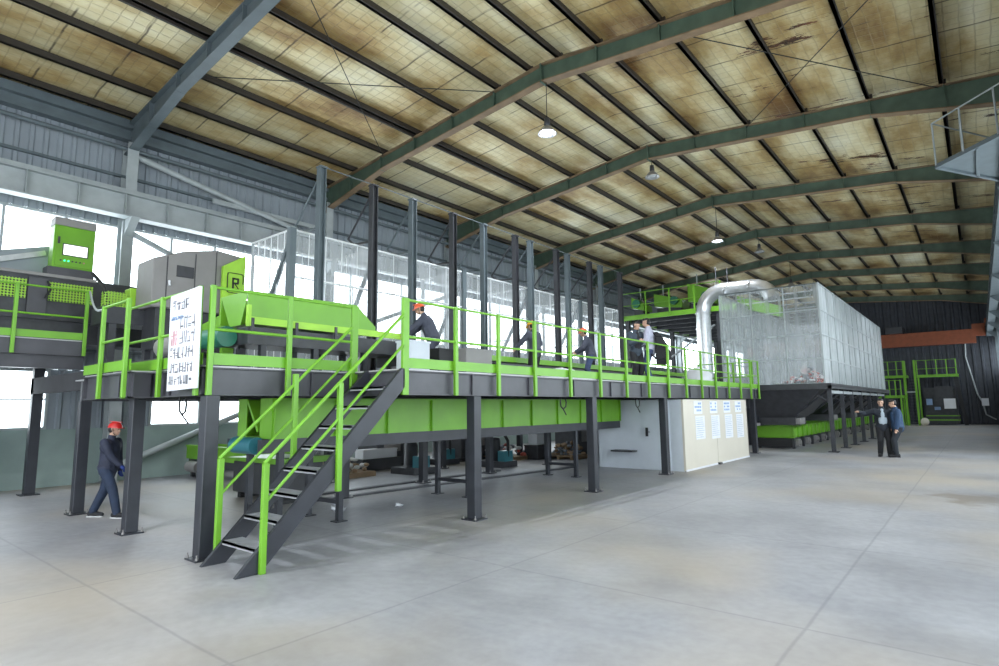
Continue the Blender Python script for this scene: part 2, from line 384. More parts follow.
# left wall: plinth, sheet bands, solid panels between the lower windows
lowin = []
y = 2.2 - 6.42*2 + 0.98
while y < YN:
    lowin.append((max(y, YS), min(y+4.08, YN))); y += 6.42
mb = MB(); mb.mat(0)
mb.box(XL-0.25, XL, YS, YN, 0, ZW0)
mb.mat(1)
for y0, y1 in zip([YS]+[w[1] for w in lowin], [w[0] for w in lowin]+[YN]):
    if y1 - y0 > 0.02: corrugated(mb, 0, XL-0.05, y0, y1, ZW0, ZW1)
corrugated(mb, 0, XL-0.05, YS, YN, ZW1, ZC0); corrugated(mb, 0, XL-0.05, YS, YN, ZC1, 10.3)
struct(mb, 'wall_left', [PLINTH, WALLG])
mb = MB()
mb.box(XR, XR+0.25, YS, YN, 0, 1.2)
mb.mat(1); corrugated(mb, 0, XR+0.05, 24, YN, 1.2, 4.2, side=-1); corrugated(mb, 0, XR+0.05, YS, YN, 6.4, 10.3, side=-1)
struct(mb, 'wall_right', [PLINTH, WALLG])
mb = MB(); corrugated(mb, 1, YN, XL, XR, 0, 11.2, depth=0.08, per=0.55, side=-1); struct(mb, 'wall_back', BWALL)
mb = MB()
corrugated(mb, 1, YS, XL, -4.0, 0, 11.2); corrugated(mb, 1, YS, 8.4, XR, 0, 11.2); corrugated(mb, 1, YS, -4.0, 8.4, 6.2, 11.2)
struct(mb, 'wall_front', WALLG)

def window(n, y0, y1, z0, z1, x, mull, rows=1):
    fr = MB(); t = 0.06
    fr.box(x-0.06, x+0.05, y0, y1, z0, z0+t); fr.box(x-0.06, x+0.05, y0, y1, z1-t, z1)
    for k in range(mull+1):
        yy = y0 + (y1-y0-t)*k/mull; fr.box(x-0.06, x+0.04, yy, yy+t, z0, z1)
    for k in range(1, rows):
        zz = z0+(z1-z0)*k/rows; fr.box(x-0.05, x+0.03, y0, y1, zz-0.02, zz+0.02)
    w = struct(fr, 'window_%d' % n, PALE)
    g = MB(); g.quad((x,y0,z0),(x,y1,z0),(x,y1,z1),(x,y0,z1)); g.build('pane', GLASS, w)
    return w
k = 1
for y0, y1 in lowin:
    if y1-y0 > 1: window(k, y0, y1, ZW0, ZW1, XL-0.06, 3, 2); k += 1
for i, f in enumerate([YS]+FRAMES):
    e = (FRAMES+[YN])[i] if i < len(FRAMES)+1 else YN
    if e - f > 0.6: window(k, f, e, ZC0, ZC1, XL-0.06, 5); k += 1
window(k, YS, YN, 4.2, 6.4, XR+0.06, 40); k += 1
window(k, YS, 24, 1.2, 4.2, XR+0.06, 14); k += 1  # unseen lower windows on the right, added to brighten the floor there

# wall columns, each one piece
for i, y in enumerate(FRAMES):
    for s, x in (('left', XL+0.22), ('right', XR-0.22)):
        mb = MB(); mb.box(x-0.19, x+0.19, y-0.015, y+0.015, 0, 8.95)
        for sx in (-1, 1): mb.box(x+sx*0.19-0.015, x+sx*0.19+0.015, y-0.14, y+0.14, 0, 9.3)
        mb.box(x-0.24, x+0.24, y-0.18, y+0.18, 0, 0.03)
        struct(mb, 'column_%s' % s, PALE if s == 'left' else BLUEG)
        tr = MB(); dx = 0.62 if s == 'left' else -0.55     # corbel under the crane girder
        tr.hexa([(x+dx*0.3, y-0.1, 6.6), (x+dx*0.3, y+0.1, 6.6), (x, y+0.1, 6.2), (x, y-0.1, 6.2)],
                [(x+dx*1.2, y-0.1, 7.05), (x+dx*1.2, y+0.1, 7.05), (x, y+0.1, 7.05), (x, y-0.1, 7.05)])
        struct(tr, 'trim_corbel_%s' % s, PALE if s == 'left' else BLUEG)

# roof rafters
for i, y in enumerate(FRAMES):
    front = (i <= 2)
    mb = MB()
    rm = [BLUEG if i <= 2 else RAFT, RUST if i > 2 else BLUEG]
    for xe in (XL+0.05, XR-0.05):
        xm = xe + (3.4 if xe < 0 else -3.4)
        mb.ibeam((RX, y, ztop(RX)), (xm, y, ztop(xm)), 0.24, 0.50, h2=0.46, fl=1)
        mb.ibeam((xm, y, ztop(xm)), (xe, y, ztop(xe)), 0.24, 0.46, h2=0.86, fl=1)
        for kx in range(1, 6):                        # web stiffeners
            x = RX + (xe-RX)*kx/6; h = 0.46 + (0.4*max(0, abs(x-RX)-6.4)/3.5)
            mb.mat(0).box(x-0.012, x+0.012, y-0.11, y+0.11, ztop(x)-h, ztop(x)-0.02)
    mb.box(RX-0.02, RX+0.02, y-0.13, y+0.13, ztop(RX)-0.54, ztop(RX))
    if i >= 1:
        col = 'blue-grey' if i <= 2 else 'dull green'
        single(mb, 'roof_rafter', rm, ('%s steel roof rafter across the hall, %s in view counting from the camera' % (col, ORD[i-1 if i<=1 else i-2])) if i >= 2 else 'blue-grey steel roof rafter directly over the camera end of the hall', 'roof beam', 'roof rafters')
    else: struct(mb, 'trim_rafter', rm)

# purlins
PX = [-0.95, -2.07, -3.69, -5.31, -6.93, -8.55, -9.9]; PXR = [0.0, 1.17, 2.79, 4.41, 6.03, 7.65, 9.1]
for side, arr in (('left', PX), ('right', PXR)):
    for j, x in enumerate(arr):
        z = ztop(x); s = -0.1 if x > RX else 0.1
        mb = MB(); mb.box(x-0.04, x+0.04, YS, YN, z+.03, z+0.20)
        mb.box(x-0.04, x+0.07, YS, YN, z+.03, z+0.05)
        for y in FRAMES: mb.box(x+0.04, x+0.12, y-0.03, y+0.03, z, z+0.15)
        if side == 'left' and j == 3: mb.box(x-0.16, x-0.09, YS, YN, z-0.02, z+0.18)
        single(mb, 'roof_purlin', PURL, 'dark roof purlin running the length of the hall, %s one %s of the ridge' % (ORD[j], side), 'purlin', 'roof purlins')

# eave beam, strut pipe and girts on the left wall, crane girders
for nm, x, lab in (('left', XL+0.62, 'window wall on the left'), ('right', 8.72, 'right-hand wall')):
    mb = MB()
    a_, b_ = YS+.15, YN-.15; mb.box(x-0.012, x+0.012, a_, b_, 7.10, 7.72); mb.box(x-0.16, x+0.16, a_, b_, 7.69, 7.73); mb.box(x-0.16, x+0.2, a_, b_, 7.06, 7.10)
    y = a_
    while y < b_: mb.box(x-0.15, x+0.15, y, y+0.015, 7.1, 7.7); y += 1.07
    mb.box(x-0.04, x+0.04, a_, b_, 7.73, 7.85)
    single(mb, 'crane_runway_girder', PALE if nm == 'left' else BLUEG, 'riveted pale grey crane runway girder along the %s' % lab if nm == 'left' else 'dark grey crane runway girder along the %s' % lab, 'girder', 'crane runway girders')
mb = MB()
for z0, z1, d in ((9.42, 9.52, .26), (9.52, 9.74, .14), (9.74, 9.98, .30)): mb.box(XL, XL+d, YS, YN, z0, z1)
struct(mb, 'trim_eave', BLUEG)
mb = MB(); mb.tube([(XL+0.3, YS, 9.12), (XL+0.3, YN, 9.12)], 0.06)
for z in (8.35, 3.4): mb.box(XL, XL+0.09, YS, YN, z, z+0.07)
struct(mb, 'trim_girts', BLUEG)
nb = 0
for a, b, z0, z1 in ((2.2, 8.62, 9.0, 7.8), (2.2, 8.62, 6.8, 4.3), (8.62, 15.04, 4.3, 6.8), (2.2, 8.62, 0.35, 2.9)):
    mb = MB(); mb.tube([(XL+0.28, a, z0), (XL+0.28, b, z1)], 0.085)
    single(mb, 'wall_brace', PALE, ['sloping grey pipe brace above the crane girder on the left wall', 'sloping grey pipe brace under the crane girder behind the grey machine hood', 'pale pipe brace rising across the windows behind the mesh bays', 'long pale pipe brace rising below the deck behind the sign board'][nb], 'brace', 'wall braces'); nb += 1
mb = MB(); mb.box(XL+0.2, XL+0.3, 4.5, 8.6, 8.22, 8.36)
single(mb, 'wall_strut', PALE, 'level grey strut crossing the sloping brace above the crane girder', 'brace')

# overhead crane at the far end
t = thing('overhead_crane', 'orange-brown overhead travelling crane bridge spanning the far end of the hall', 'crane', (0, 56, 6.4))
mb = MB(); mb.box(-9.4, 7.9, 55.7, 56.3, 6.45, 7.55); mb.build('bridge_girder', ORANGE, t)
for x in (-9.6, 8.72):
    mb = MB(); mb.box(x-0.22, x+0.22, 54.6, 57.4, 7.86, 8.2)
    mb.build('end_truck', ORANGE, t)
mb = MB(); mb.box(7.7, 8.5, 55.75, 56.25, 7.0, 7.95); mb.build('bridge_end', ORANGE, t)
mb = MB(); mb.box(2.0, 3.2, 55.2, 56.8, 7.55, 8.1); mb.build('hoist_trolley', DARK, t)

# access platform on the right girder, seen from below
t = thing('crane_access_platform', 'grey steel access platform with tube rails high on the right crane girder', 'platform', (8.0, 12.8, 7.2))
A, B_, C_ = V((7.42, 12.82, 7.2)), V((8.9, 11.25, 7.2)), V((8.9, 15.4, 7.2))
mb = MB(); mb._add([A, B_, C_, A+V((0,0,.05)), B_+V((0,0,.05)), C_+V((0,0,.05))], [(2,1,0),(3,4,5),(0,1,4,3),(1,2,5,4),(2,0,3,5)]); mb.build('floor_plate', BLUEG, t)
mb = MB()
for p, q in ((A, B_), (A, C_), (A.lerp(B_, .5), A.lerp(C_, .5)), (B_, C_)): mb.bar(p-V((0,0,.03)), q-V((0,0,.03)), 0.07, 0.06)
mb.build('edge_angle', BLUEG, t)
mb = MB(); H1 = V((0,0,1.02))
for p, q in ((A, B_), (A, C_)):
    mb.tube([p+H1, q+H1], 0.018); 
    for f in ((0, .34, .72, 1) if q is B_ else (.34, .72, 1)):
        mb.tube([p.lerp(q, f), p.lerp(q, f)+H1], 0.018)
mb.tube([A.lerp(B_, .34)+H1, A.lerp(C_, .34)+H1], 0.018); mb.tube([A.lerp(B_, .72)+H1*.5, B_+H1*.5], 0.014)
mb.build('tube_rail', PALE, t)

# thin bracing rods under the roof sheets
for i, (a, b, lab) in enumerate((((-6.9, 2.3), (-2.1, 8.5), 'thin roof bracing rod sloping up to the nearest lit lamp side of the ridge'), ((-2.1, 2.3), (-6.9, 8.5), 'thin roof bracing rod crossing the other in the bay left of the ridge'), ((2.8, 8.8), (7.6, 15.0), 'thin roof bracing rod right of the ridge, running out to the eave'), ((7.6, 8.8), (2.8, 15.0), 'thin roof bracing rod right of the ridge, running in from the eave'))):
    mb = MB(); mb.tube([(a[0], a[1], ztop(a[0])-.06), (b[0], b[1], ztop(b[0])-.06)], .012, 6)
    single(mb, 'bracing_rod', BLACK, lab, 'rod', 'roof bracing rods')
# high-bay lamps under the ridge
LAMPS = []
for i, (y, z, lit) in enumerate(((-4.2, 8.95, 1), (2.2, 9.8, 0), (8.65, 8.92, 1), (15.1, 9.72, 0), (21.5, 8.80, 1), (27.9, 9.62, 0), (34.3, 8.8, 1), (40.7, 9.6, 0))):
    lab = {8.65: 'lit high-bay lamp hanging nearest, over the stair end of the hall', 15.1: 'unlit high-bay lamp between the two nearest lit lamps', 21.5: 'lit high-bay lamp seen just above the silver duct', 27.9: 'unlit high-bay lamp hanging just beyond the duct lamp', 34.3: 'lit high-bay lamp seen through the top of the film enclosure'}.get(y, '%s high-bay lamp on a long cable under the ridge, %s from the camera end' % ('lit' if lit else 'unlit', ORD[i]))
    t = thing('high_bay_lamp', lab, 'lamp', (RX+0.07, y, z), 'high-bay lamps under the ridge')
    x = RX+0.07
    mb = MB(); mb.tube([(x, y, z+0.42), (x, y, ztop(RX)-0.45)], 0.012, 6); mb.build('cable', BLACK, t)
    mb = MB(); mb.lathe((x, y, z), [(0.0, .44), (.07, .43), (.085, .22), (.06, .2)]); mb.build('ballast', DARK, t)
    mb = MB(); mb.lathe((x, y, z), [(.07, .22), (.14, .16), (.24, .02), (.25, 0), (.235, 0.005), (.13, .15), (.05, .2)], 20); mb.build('lamp_shade', SHADE, t)
    mb = MB(); mb.ell((x, y, z+0.05), (.15, .15, .07)); mb.build('bulb', BULB if lit else DEADB, t)
    if lit: LAMPS.append((x, y, z))
# ------------------------------------------------------------------ sorting platform
ZB, ZD, ZR = 2.04, 2.43, 3.485
W1 = 1.16; YE = 20.3
t = thing('sorting_platform', 'raised sorting platform of dark grey beams on square posts, green railings around it', 'platform', (-1.5, 8, 0))
mb = MB(); mb.box(-5.3, -0.02, 0.02, 2.32, ZD-0.02, ZD); mb.box(-5.3, W1-0.02, 2.32, YE-0.02, ZD-0.02, ZD)
mb.build('deck_plate', EDGE, t)
def cbeam(a, b, nrm, zb=ZB, zt=ZD-0.02, stiff=1.25):
    """channel fascia between plan points a,b; nrm = outward"""
    mb = MB(); a, b, n = V((*a, 0)), V((*b, 0)), V((*nrm, 0)); L = (b-a).length; d = (b-a)/L
    def slab(o0, o1, z0, z1, s0=0, s1=None):
        s1 = L if s1 is None else s1
        q = [a+d*s0-n*o1, a+d*s1-n*o1, a+d*s1-n*o0, a+d*s0-n*o0]
        mb.hexa([V((p.x,p.y,z0)) for p in q], [V((p.x,p.y,z1)) for p in q])
    slab(0.05, 0.065, zb, zt); slab(0.0, 0.065, zb, zb+0.018); slab(0.0, 0.065, zt-0.018, zt)
    s = stiff
    while s < L-0.05: slab(0.012, 0.065, zb, zt, s-0.008, s+0.008); s += stiff
    return mb
for a, b, n in (((0,0),(0,2.32),(1,0)), ((W1,2.32),(W1,YE),(1,0)), ((-2.7,0),(0,0),(0,-1)), ((-3.7,-.3),(-1.65,-.3),(0,-1)), ((-3.7,0),(-3.7,-.3),(-1,0)), ((0,2.32),(W1,2.32),(0,-1)), ((W1,YE),(-5,YE),(0,1)), ((-1.65,-.3),(-1.65,0),(1,0))):
    cbeam(a, b, n, stiff=1.6).build('edge_beam', FASC, t)
mb = MB(); mb.box(-3.68, -1.66, -0.28, 0.02, ZD-0.02, ZD)
mb.build('deck_extension', EDGE, t)
y = 1.2
while y < YE:
    mb = MB(); x1 = W1-0.08 if y > 2.4 else -0.08
    mb.box(-5.2, x1, y-0.05, y+0.05, ZB+0.05, ZD-0.02); mb.build('floor_joist', FASC, t); y += 1.95
mb = MB(); mb.box(-5.25, -5.15, 0.1, YE-.1, ZB, ZD-.02); mb.box(-3.05,-2.95,0.1,YE-.1,ZB,ZD-.02); mb.build('long_beam', FASC, t)
def support(x, y, w=0.18, zt=ZB, lean=0):
    mb = MB(); mb.box(x-w/2, x+w/2, y-w/2, y+w/2, 0.02, zt)
    c = mb.build('support_post', STEEL, t, bevel=0.008)
    mb = MB(); mb.box(x-w*.85, x+w*.85, y-w*.85, y+w*.85, 0, 0.022); mb.build('base_plate', STEEL, c)
    for sx in (-1, 1):
        for sy in (-1, 1):
            mb = MB(); px, py = x+sx*w*.72, y+sy*w*.72
            mb.tube([(px,py,0.02),(px,py,0.085)], 0.010, 6); mb.lathe((px,py,0.022), [(0,.026),(.019,.026),(.019,0)], 6); mb.build('anchor_bolt', HOODG, c)
POSTS = [(0.0, .10), (-2.5, .12), (-5.2, .17), (1.05, 4.05), (1.05, 7.95), (1.03, 11.8), (.96, 20.15)]
for x, y in POSTS: support(x, y)
for x, y in ((-2.75, 4.2), (-3.15, 6.85), (-3.15, 9.4), (-3.15, 12.3), (-3.15, 15.2), (-5.2, 5.5), (-5.2, 9.6), (-5.2, 13.5), (-5.2, 17.5)): support(x, y, 0.17)

def railing(a, b, ts, nrm, name_label, z0=ZB, zd=ZD, zr=ZR, mids=(0.45,), kick=True, off=0.035, endw=(), pw=0.07, tw=0.035):
    a3, b3, n = V((*a, 0)), V((*b, 0)), V((*nrm, 0)); L = (b3-a3).length; d = (b3-a3)/L
    t = thing('guard_railing', name_label, 'railing', tuple((a3+b3)/2 + V((0,0,zd))), 'green guard railings')
    def post(s, w):
        mb = MB(); c = a3 + d*s + n*off
        q = [c-d*w/2-n*pw/2*.6, c+d*w/2-n*pw/2*.6, c+d*w/2+n*pw/2, c-d*w/2+n*pw/2]
        mb.hexa([V((p.x,p.y,z0)) for p in q], [V((p.x,p.y,zr)) for p in q]); mb.build('post', G, t, bevel=0.006)
    for i, s in enumerate(ts): post(s, 0.12 if i in endw else pw)
    s0, s1 = ts[0], ts[-1]; H = zr-zd
    def rail(z, nm, r=0.02):
        p, q = a3+d*s0+n*off, a3+d*s1+n*off
        mb = MB(); mb.tube([(p.x,p.y,z),(q.x,q.y,z)], r, 8); mb.build(nm, G, t)
    rail(zr-0.025, 'top_rail', 0.021)
    for m in mids: rail(zd+H*m, 'mid_rail', tw/2+0.004)
    if kick:
        mb = MB(); q = [a3-n*0.0, b3-n*0.0, b3-n*0.008, a3-n*0.008]
        mb.hexa([V((p.x,p.y,zd+0.012)) for p in q], [V((p.x,p.y,zd+0.165)) for p in q]); mb.build('kick_plate', G, t)
    return t
S2 = [0, 1.09, 2.18, 3.28, 4.53, 5.77, 7.03, 8.25, 9.49, 10.72, 11.95, 13.2, 14.45, 15.7, 16.9, 17.9]
railing((W1, 2.36), (W1, YE), S2, (1, 0), 'long green railing on the hall side of the sorting deck, right of the stairs', endw=(0,))
railing((0, .05), (0, 2.36), [0, 1.12, 2.26], (1, 0), 'short green railing between the sign board corner and the stair head', endw=(2,))
railing((-2.7, 0), (-0.06, 0), [0.04, 1.38, 2.58], (0, -1), 'green railing on the deck end that carries the white sign board')
railing((-3.7, -.3), (-1.65, -.3), [0.93, 1.96], (0, -1), 'green railing on the jutting deck corner left of the sign board')
railing((W1-.1, YE), (-1.2, YE), [0.1, .8, 1.5, 2.2], (0, 1), 'green railing across the far end of the sorting deck beside the film enclosure', kick=False)

# ------------------------------------------------------------------ stairs
t = thing('staircase', 'steep steel staircase with grey treads and green handrails up to the sorting deck', 'staircase', (0.8, 1.1, 0))
XA, XB = 0.38, 1.20
SL = ZD/2.36
for x in (XA, XB):
    mb = MB(); dep = 0.30
    poly = [(-0.10, 0), (0.20, 0), (2.34, ZD-0.33+.05), (2.34, ZD), (2.28, ZD)]
    mb.prism(poly, 0, x-0.03, x+0.03); mb.build('stringer', STEEL, t, bevel=0.006)
for i in range(1, 9):
    z = 0.27*i; y = z/SL - 0.03
    mb = MB(); mb.box(XA+.03, XB-.03, y-0.09, y+0.16, z-0.03, z); mb.box(XA+.03, XB-.03, y-.09, y-.08, z-.05, z); mb.build('tread', TREAD, t)
for side, x, posts, z_end in (('right', XB+0.055, [(.20, 0.0, 1.23), (1.20, .80, 2.19)], 3.22), ('left', XA-0.055, [(.12, 0.1, 1.25), (1.12, 1.0, 2.34)], 3.30)):
    for y, z0, z1 in posts:
        mb = MB(); mb.box(x-0.03, x+0.03, y-0.035, y+0.035, z0, z1); mb.build('handrail_post', G, t, bevel=0.006)
    mb = MB(); (y0, _, z1), (y1, _, z2) = posts[0], posts[-1]
    ye = 2.28 if side == 'right' else 2.05
    mb.tube([(x, y0-0.02, z1), (x, ye, z_end-(2.28-ye)*.95)], 0.024); mb.build('handrail', G, t)
    mb = MB(); mb.tube([(x, y0, z1-0.45), (x, ye, z_end-0.45-(2.28-ye)*.95)], 0.02); mb.build('lower_rail', G, t)

# ------------------------------------------------------------------ sign board
t = thing('sign_board', 'white printed sign board hung on the deck railing at the corner', 'sign', (-0.53, -0.07, 2.8))
mb = MB(); TL, TR, BR, BL = (-1.02, 3.42), (-0.13, 3.45), (-0.10, 2.13), (-0.98, 2.11)
mb.hexa([(p[0], -0.125, p[1]) for p in (BL, BR, TR, TL)], [(p[0], -0.09, p[1]) for p in (BL, BR, TR, TL)]); mb.build('panel', WHITE, t, bevel=0.004)
rnd = random.Random(3)
def glyphs(mb, x0, x1, z0, z1, n, yy, dens=1.0):
    w = (x1-x0)/n
    for i in range(n):
        a = x0+w*i+w*.1; b = a+w*.78
        for _ in range(int(3*dens)+1):
            if rnd.random() < .5:
                zz = rnd.uniform(z0, z1); mb.box(a, b*.6+a*.4 if rnd.random()<.4 else b, yy, yy+.004, zz-.006, zz+.008)
            else:
                xx = rnd.uniform(a, b); mb.box(xx-.006, xx+.007, yy, yy+.004, z0, z1 if rnd.random()<.6 else (z0+z1)/2)
mb = MB(); glyphs(mb, -.93, -.40, 3.20, 3.33, 4, -.13, 1.3); mb.build('title_lettering', PALEINK2, t)
mb = MB(); glyphs(mb, -.95, -.56, 3.07, 3.12, 8, -.13); mb.build('subtitle_lettering', BLUEINK, t)
mb = MB()
for z0, z1, xa, xb, n in ((2.93, 3.10, -.66, -.2, 4), (2.74, 2.90, -.66, -.2, 4), (2.54, 2.69, -.93, -.22, 8), (2.35, 2.48, -.93, -.22, 8), (2.19, 2.31, -.93, -.22, 8)):
    glyphs(mb, xa, xb, z0, z1, n, -.13, .7)
mb.build('body_lettering', PALEINK2, t)
mb = MB(); glyphs(mb, -.93, -.74, 2.72, 2.92, 2, -.13, 1.2); mb.build('red_mark', REDINK, t)
t.location.x += 0.17

# ------------------------------------------------------------------ conveyors on and under the deck
t = thing('feed_trough', 'bright green feed trough with sloping end on the deck behind the stair railing', 'trough', (-1.8, 2.4, ZD))
mb = MB()
prof = [(-2.34, 3.79), (-1.40, 3.79), (-1.62, 3.24), (-2.0, 3.24)]
e0, e1 = 1.27, 3.42
mb._add([(x, e0, z) for x, z in prof], [(0,1,2,3)])
# near side is a tall flat plate with a sloped tail
side = [(e0, 3.79), (3.42, 3.82), (3.88, 3.44), (3.88, 3.3), (e0, 3.30)]
mb.prism(side, 0, -1.42, -1.39); mb.prism(side, 0, -2.36, -2.33)
mb.quad((-2.0, e0, 3.24), (-1.42, e0, 3.24), (-1.42, 3.9, 3.30), (-2.33, 3.9, 3.30))
mb.build('trough_body', G, t)
mb = MB(); mb.box(-1.40, -1.34, 1.24, 4.6, 3.24, 3.36); mb.box(-1.41, -1.33, 1.25, 1.30, 3.2, 3.55); mb.build('side_flange', GY, t)
for y in (1.3, 2.1, 2.9):
    mb = MB(); mb.box(-1.36, -1.32, y, y+.05, 3.08, 3.34); mb.build('bracket', DARK, t)
mb = MB(); mb.box(-2.3, -1.42, 1.3, 4.6, 2.92, 3.2); mb.build('belt_bed', DARK, t)
for y in (1.6, 2.6, 3.7):
    for x in (-2.2, -1.5):
        mb = MB(); mb.box(x-.05, x+.05, y-.05, y+.05, ZD, 2.95); mb.build('leg', STEEL, t)
mb = MB(); mb.tube([(-2.5, 1.12, 3.05), (-1.75, 1.12, 3.05)], 0.17, 18); mb.tube([(-2.56, 1.12, 3.05), (-2.5, 1.12, 3.05)], 0.11, 14); mb.build('drum_motor', TEALG, t)

t = thing('sorting_conveyor', 'long sorting belt conveyor with green edge running down the deck behind the workers', 'conveyor', (-1.9, 10, ZD))
mb = MB(); mb.box(-2.4, -1.46, 4.65, 19.5, 3.02, 3.06); mb.build('belt', BLACK, t)
for x in (-2.43, -1.4):
    mb = MB(); mb.box(x-.05, x+.03, 4.62, 19.6, 2.97, 3.10); mb.build('edge_flange', G, t)
mb = MB(); mb.box(-2.36, -1.48, 4.7, 19.4, 2.72, 2.96); mb.build('frame', DARK, t)
y = 5.0
while y < 19.5:
    for x in (-2.3, -1.5):
        mb = MB(); mb.box(x-.04, x+.04, y-.04, y+.04, ZD, 2.75); mb.build('leg', STEEL, t)
    y += 2.4
for i, (y, w, lab) in enumerate(((4.2, .9, 'black'), (7.0, .8, 'olive'), (9.4, .9, 'black'), (11.8, .9, 'black'))):
    pass
def crate(name, x0, x1, y0, y1, z0, z1, m, label, cat='box', lid=None):
    t = thing(name, label, cat, ((x0+x1)/2, (y0+y1)/2, z0))
    mb = MB(); mb.box(x0, x1, y0, y1, z0, z1); b = mb.build('body', m, t, bevel=0.01)
    mb = MB(); mb.box(x0-.012, x1+.012, y0-.012, y1+.012, z1-.03, z1+.004); mb.build('rim', lid or m, t)
    return t
crate('storage_box', -.60, -.22, 3.74, 4.24, ZD, 3.08, WHITEP, 'pale blue-white box on the deck beside the stair head post')
crate('control_box', -.6, -.1, 5.12, 5.92, ZD, 3.02, HOODG, 'grey-brown metal box on the deck right of the second railing post')
crate('chute_box', -.9, -.35, 4.62, 5.05, ZD, 3.0, BLACK, 'black bin on the deck just left of the grey-brown box')
crate('discharge_chest', -.85, -.2, 6.15, 7.6, ZD, 2.78, HOODG, 'low brown-grey chest on the deck in front of the worker in the yellow helmet', lid=DARK)
# sacks
def sack(x, y, z, r, lab, m=WHITE):
    rn = random.Random(int(x*100)+int(y*37)); mb = MB(); mb.ell((x, y, z+r[2]*.8), r, 18, 10)
    mb.v = [(a+rn.uniform(-.03,.03), b+rn.uniform(-.03,.03), max(z, c+rn.uniform(-.03,.03))) for a,b,c in mb.v]
    return single(mb, 'woven_sack', m, lab, 'sack', 'white sacks on the deck')
sack(-.35, 8.9, ZD, (.35,.7,.20), 'crumpled white sack lying nearer the yellow-helmet worker by the kick plate')
sack(-.3, 9.75, ZD, (.3,.55,.15), 'flat white sack lying at the feet of the red-helmet worker on the deck')
sack(-.4, 18.3, ZD, (.5,.6,.45), 'bulky white bag at the far end of the deck near the silver duct', WHITE)

# long green box conveyor below the deck
t = thing('box_conveyor', 'long bright green box conveyor on dark legs beneath the sorting deck', 'conveyor', (-1.1, 7, 0))
X0, X1, Y0, Y1 = -1.62, -0.62, 1.35, 12.4
mb = MB(); mb.box(X1-.02, X1, Y0, Y1, 1.43, 2.02); mb.box(X0, X0+.02, Y0, Y1, 1.43, 2.02); mb.box(X0, X1, Y1-.02, Y1, 1.43, 2.02); mb.box(X0, X1, Y0, Y1, 1.40, 1.43)
y = Y0
while y < Y1+.01: mb.box(X1, X1+.05, y-.012, y+.012, 1.40, 2.02); y += 1.105
mb.box(X1, X1+.06, Y0, Y1, 2.0, 2.02)
mb.build('side_panels', G, t)
mb = MB(); mb.box(X0-.06, X0+.22, Y0-.02, Y0, 1.43, 2.02)
mb.hexa([(X0+.22, Y0-.02, 1.95), (X0+.26, Y0+.5, 1.95), (X0+.6, Y0+.5, 1.5), (X0+.55, Y0-.02, 1.5)], [(X0+.24, Y0-.02, 2.0), (X0+.28, Y0+.5, 2.0), (X0+.64, Y0+.5, 1.52), (X0+.6, Y0-.02, 1.52)])
mb.box(X1-.35, X1, Y0-.03, Y0, 1.43, 2.02); mb.build('end_hood', G, t)
for x in (X0+.03, X1-.03):
    mb = MB(); mb.box(x-.05, x+.05, Y0-.2, Y1, 1.2, 1.40); mb.build('side_frame', STEEL, t)
mb = MB(); mb.tube([(X0+.1, Y0-.12, 1.30), (X1-.25, Y0-.12, 1.30)], 0.13, 18); mb.build('drive_drum', TEAL, t)
mb = MB()
y = Y0+.2
while y < Y1: mb.tube([(X0+.08, y, 1.28), (X1-.08, y, 1.28)], .045, 8); y += .6
mb.build('idler_rollers', DARK, t)
for y in (1.5, 2.6, 5.78, 9.98):
    for x in (X0+.06, X1-.04):
        mb = MB(); mb.box(x-.045, x+.045, y-.045, y+.045, 0.0, 1.2); mb.box(x-.1, x+.1, y-.1, y+.1, 0, .015); mb.build('leg', STEEL, t)
    mb = MB(); mb.box(X0+.06, X1-.04, y-.03, y+.03, .28, .35); mb.build('cross_tie', STEEL, t)

# short floor conveyor at the back left
t = thing('floor_conveyor', 'short low conveyor with green sides on the floor below the deck corner', 'conveyor', (-8.2, 4.3, 0))
mb = MB(); mb.box(-9.9, -5.9, 4.05, 4.10, .50, .86); mb.box(-9.9, -5.9, 4.85, 4.9, .5, .86); mb.box(-9.95, -9.9, 4.05, 4.9, .5, .86); mb.box(-9.9, -5.9, 4.0, 4.12, .84, .88); mb.build('side_guards', G, t)
mb = MB(); mb.box(-9.9, -5.9, 4.1, 4.86, .30, .52); mb.build('bed', DARK, t)
for x in (-9.7, -8.4, -7.1, -6.0):
    for y in (4.15, 4.8):
        mb = MB(); mb.box(x-.05, x+.05, y-.05, y+.05, 0, .32); mb.build('leg', DARK, t)
mb = MB(); mb.tube([(-9.6, 4.0, .3), (-9.0, 4.0, .3)], .15, 14); mb.build('motor', HOODG, t)
t = thing('screw_conveyor', 'dark floor machine with green lid below the chute end of the box conveyor', 'machine', (-3.9, 3.4, 0))
mb = MB(); mb.box(-4.9, -2.9, 2.9, 3.8, .12, .78); mb.build('body', DARK, t, bevel=.02)
mb = MB(); mb.hexa([(-5.0,2.8,.78),(-2.8,2.8,.78),(-2.8,3.9,.78),(-5.0,3.9,.78)], [(-5.0,2.8,.84),(-2.8,2.8,.90),(-2.8,3.9,.90),(-5.0,3.9,.84)]); mb.build('lid', G, t)
for x in (-4.7, -3.1):
    mb = MB(); mb.box(x-.06, x+.06, 2.95, 3.75, 0, .14); mb.build('skid', BLACK, t)

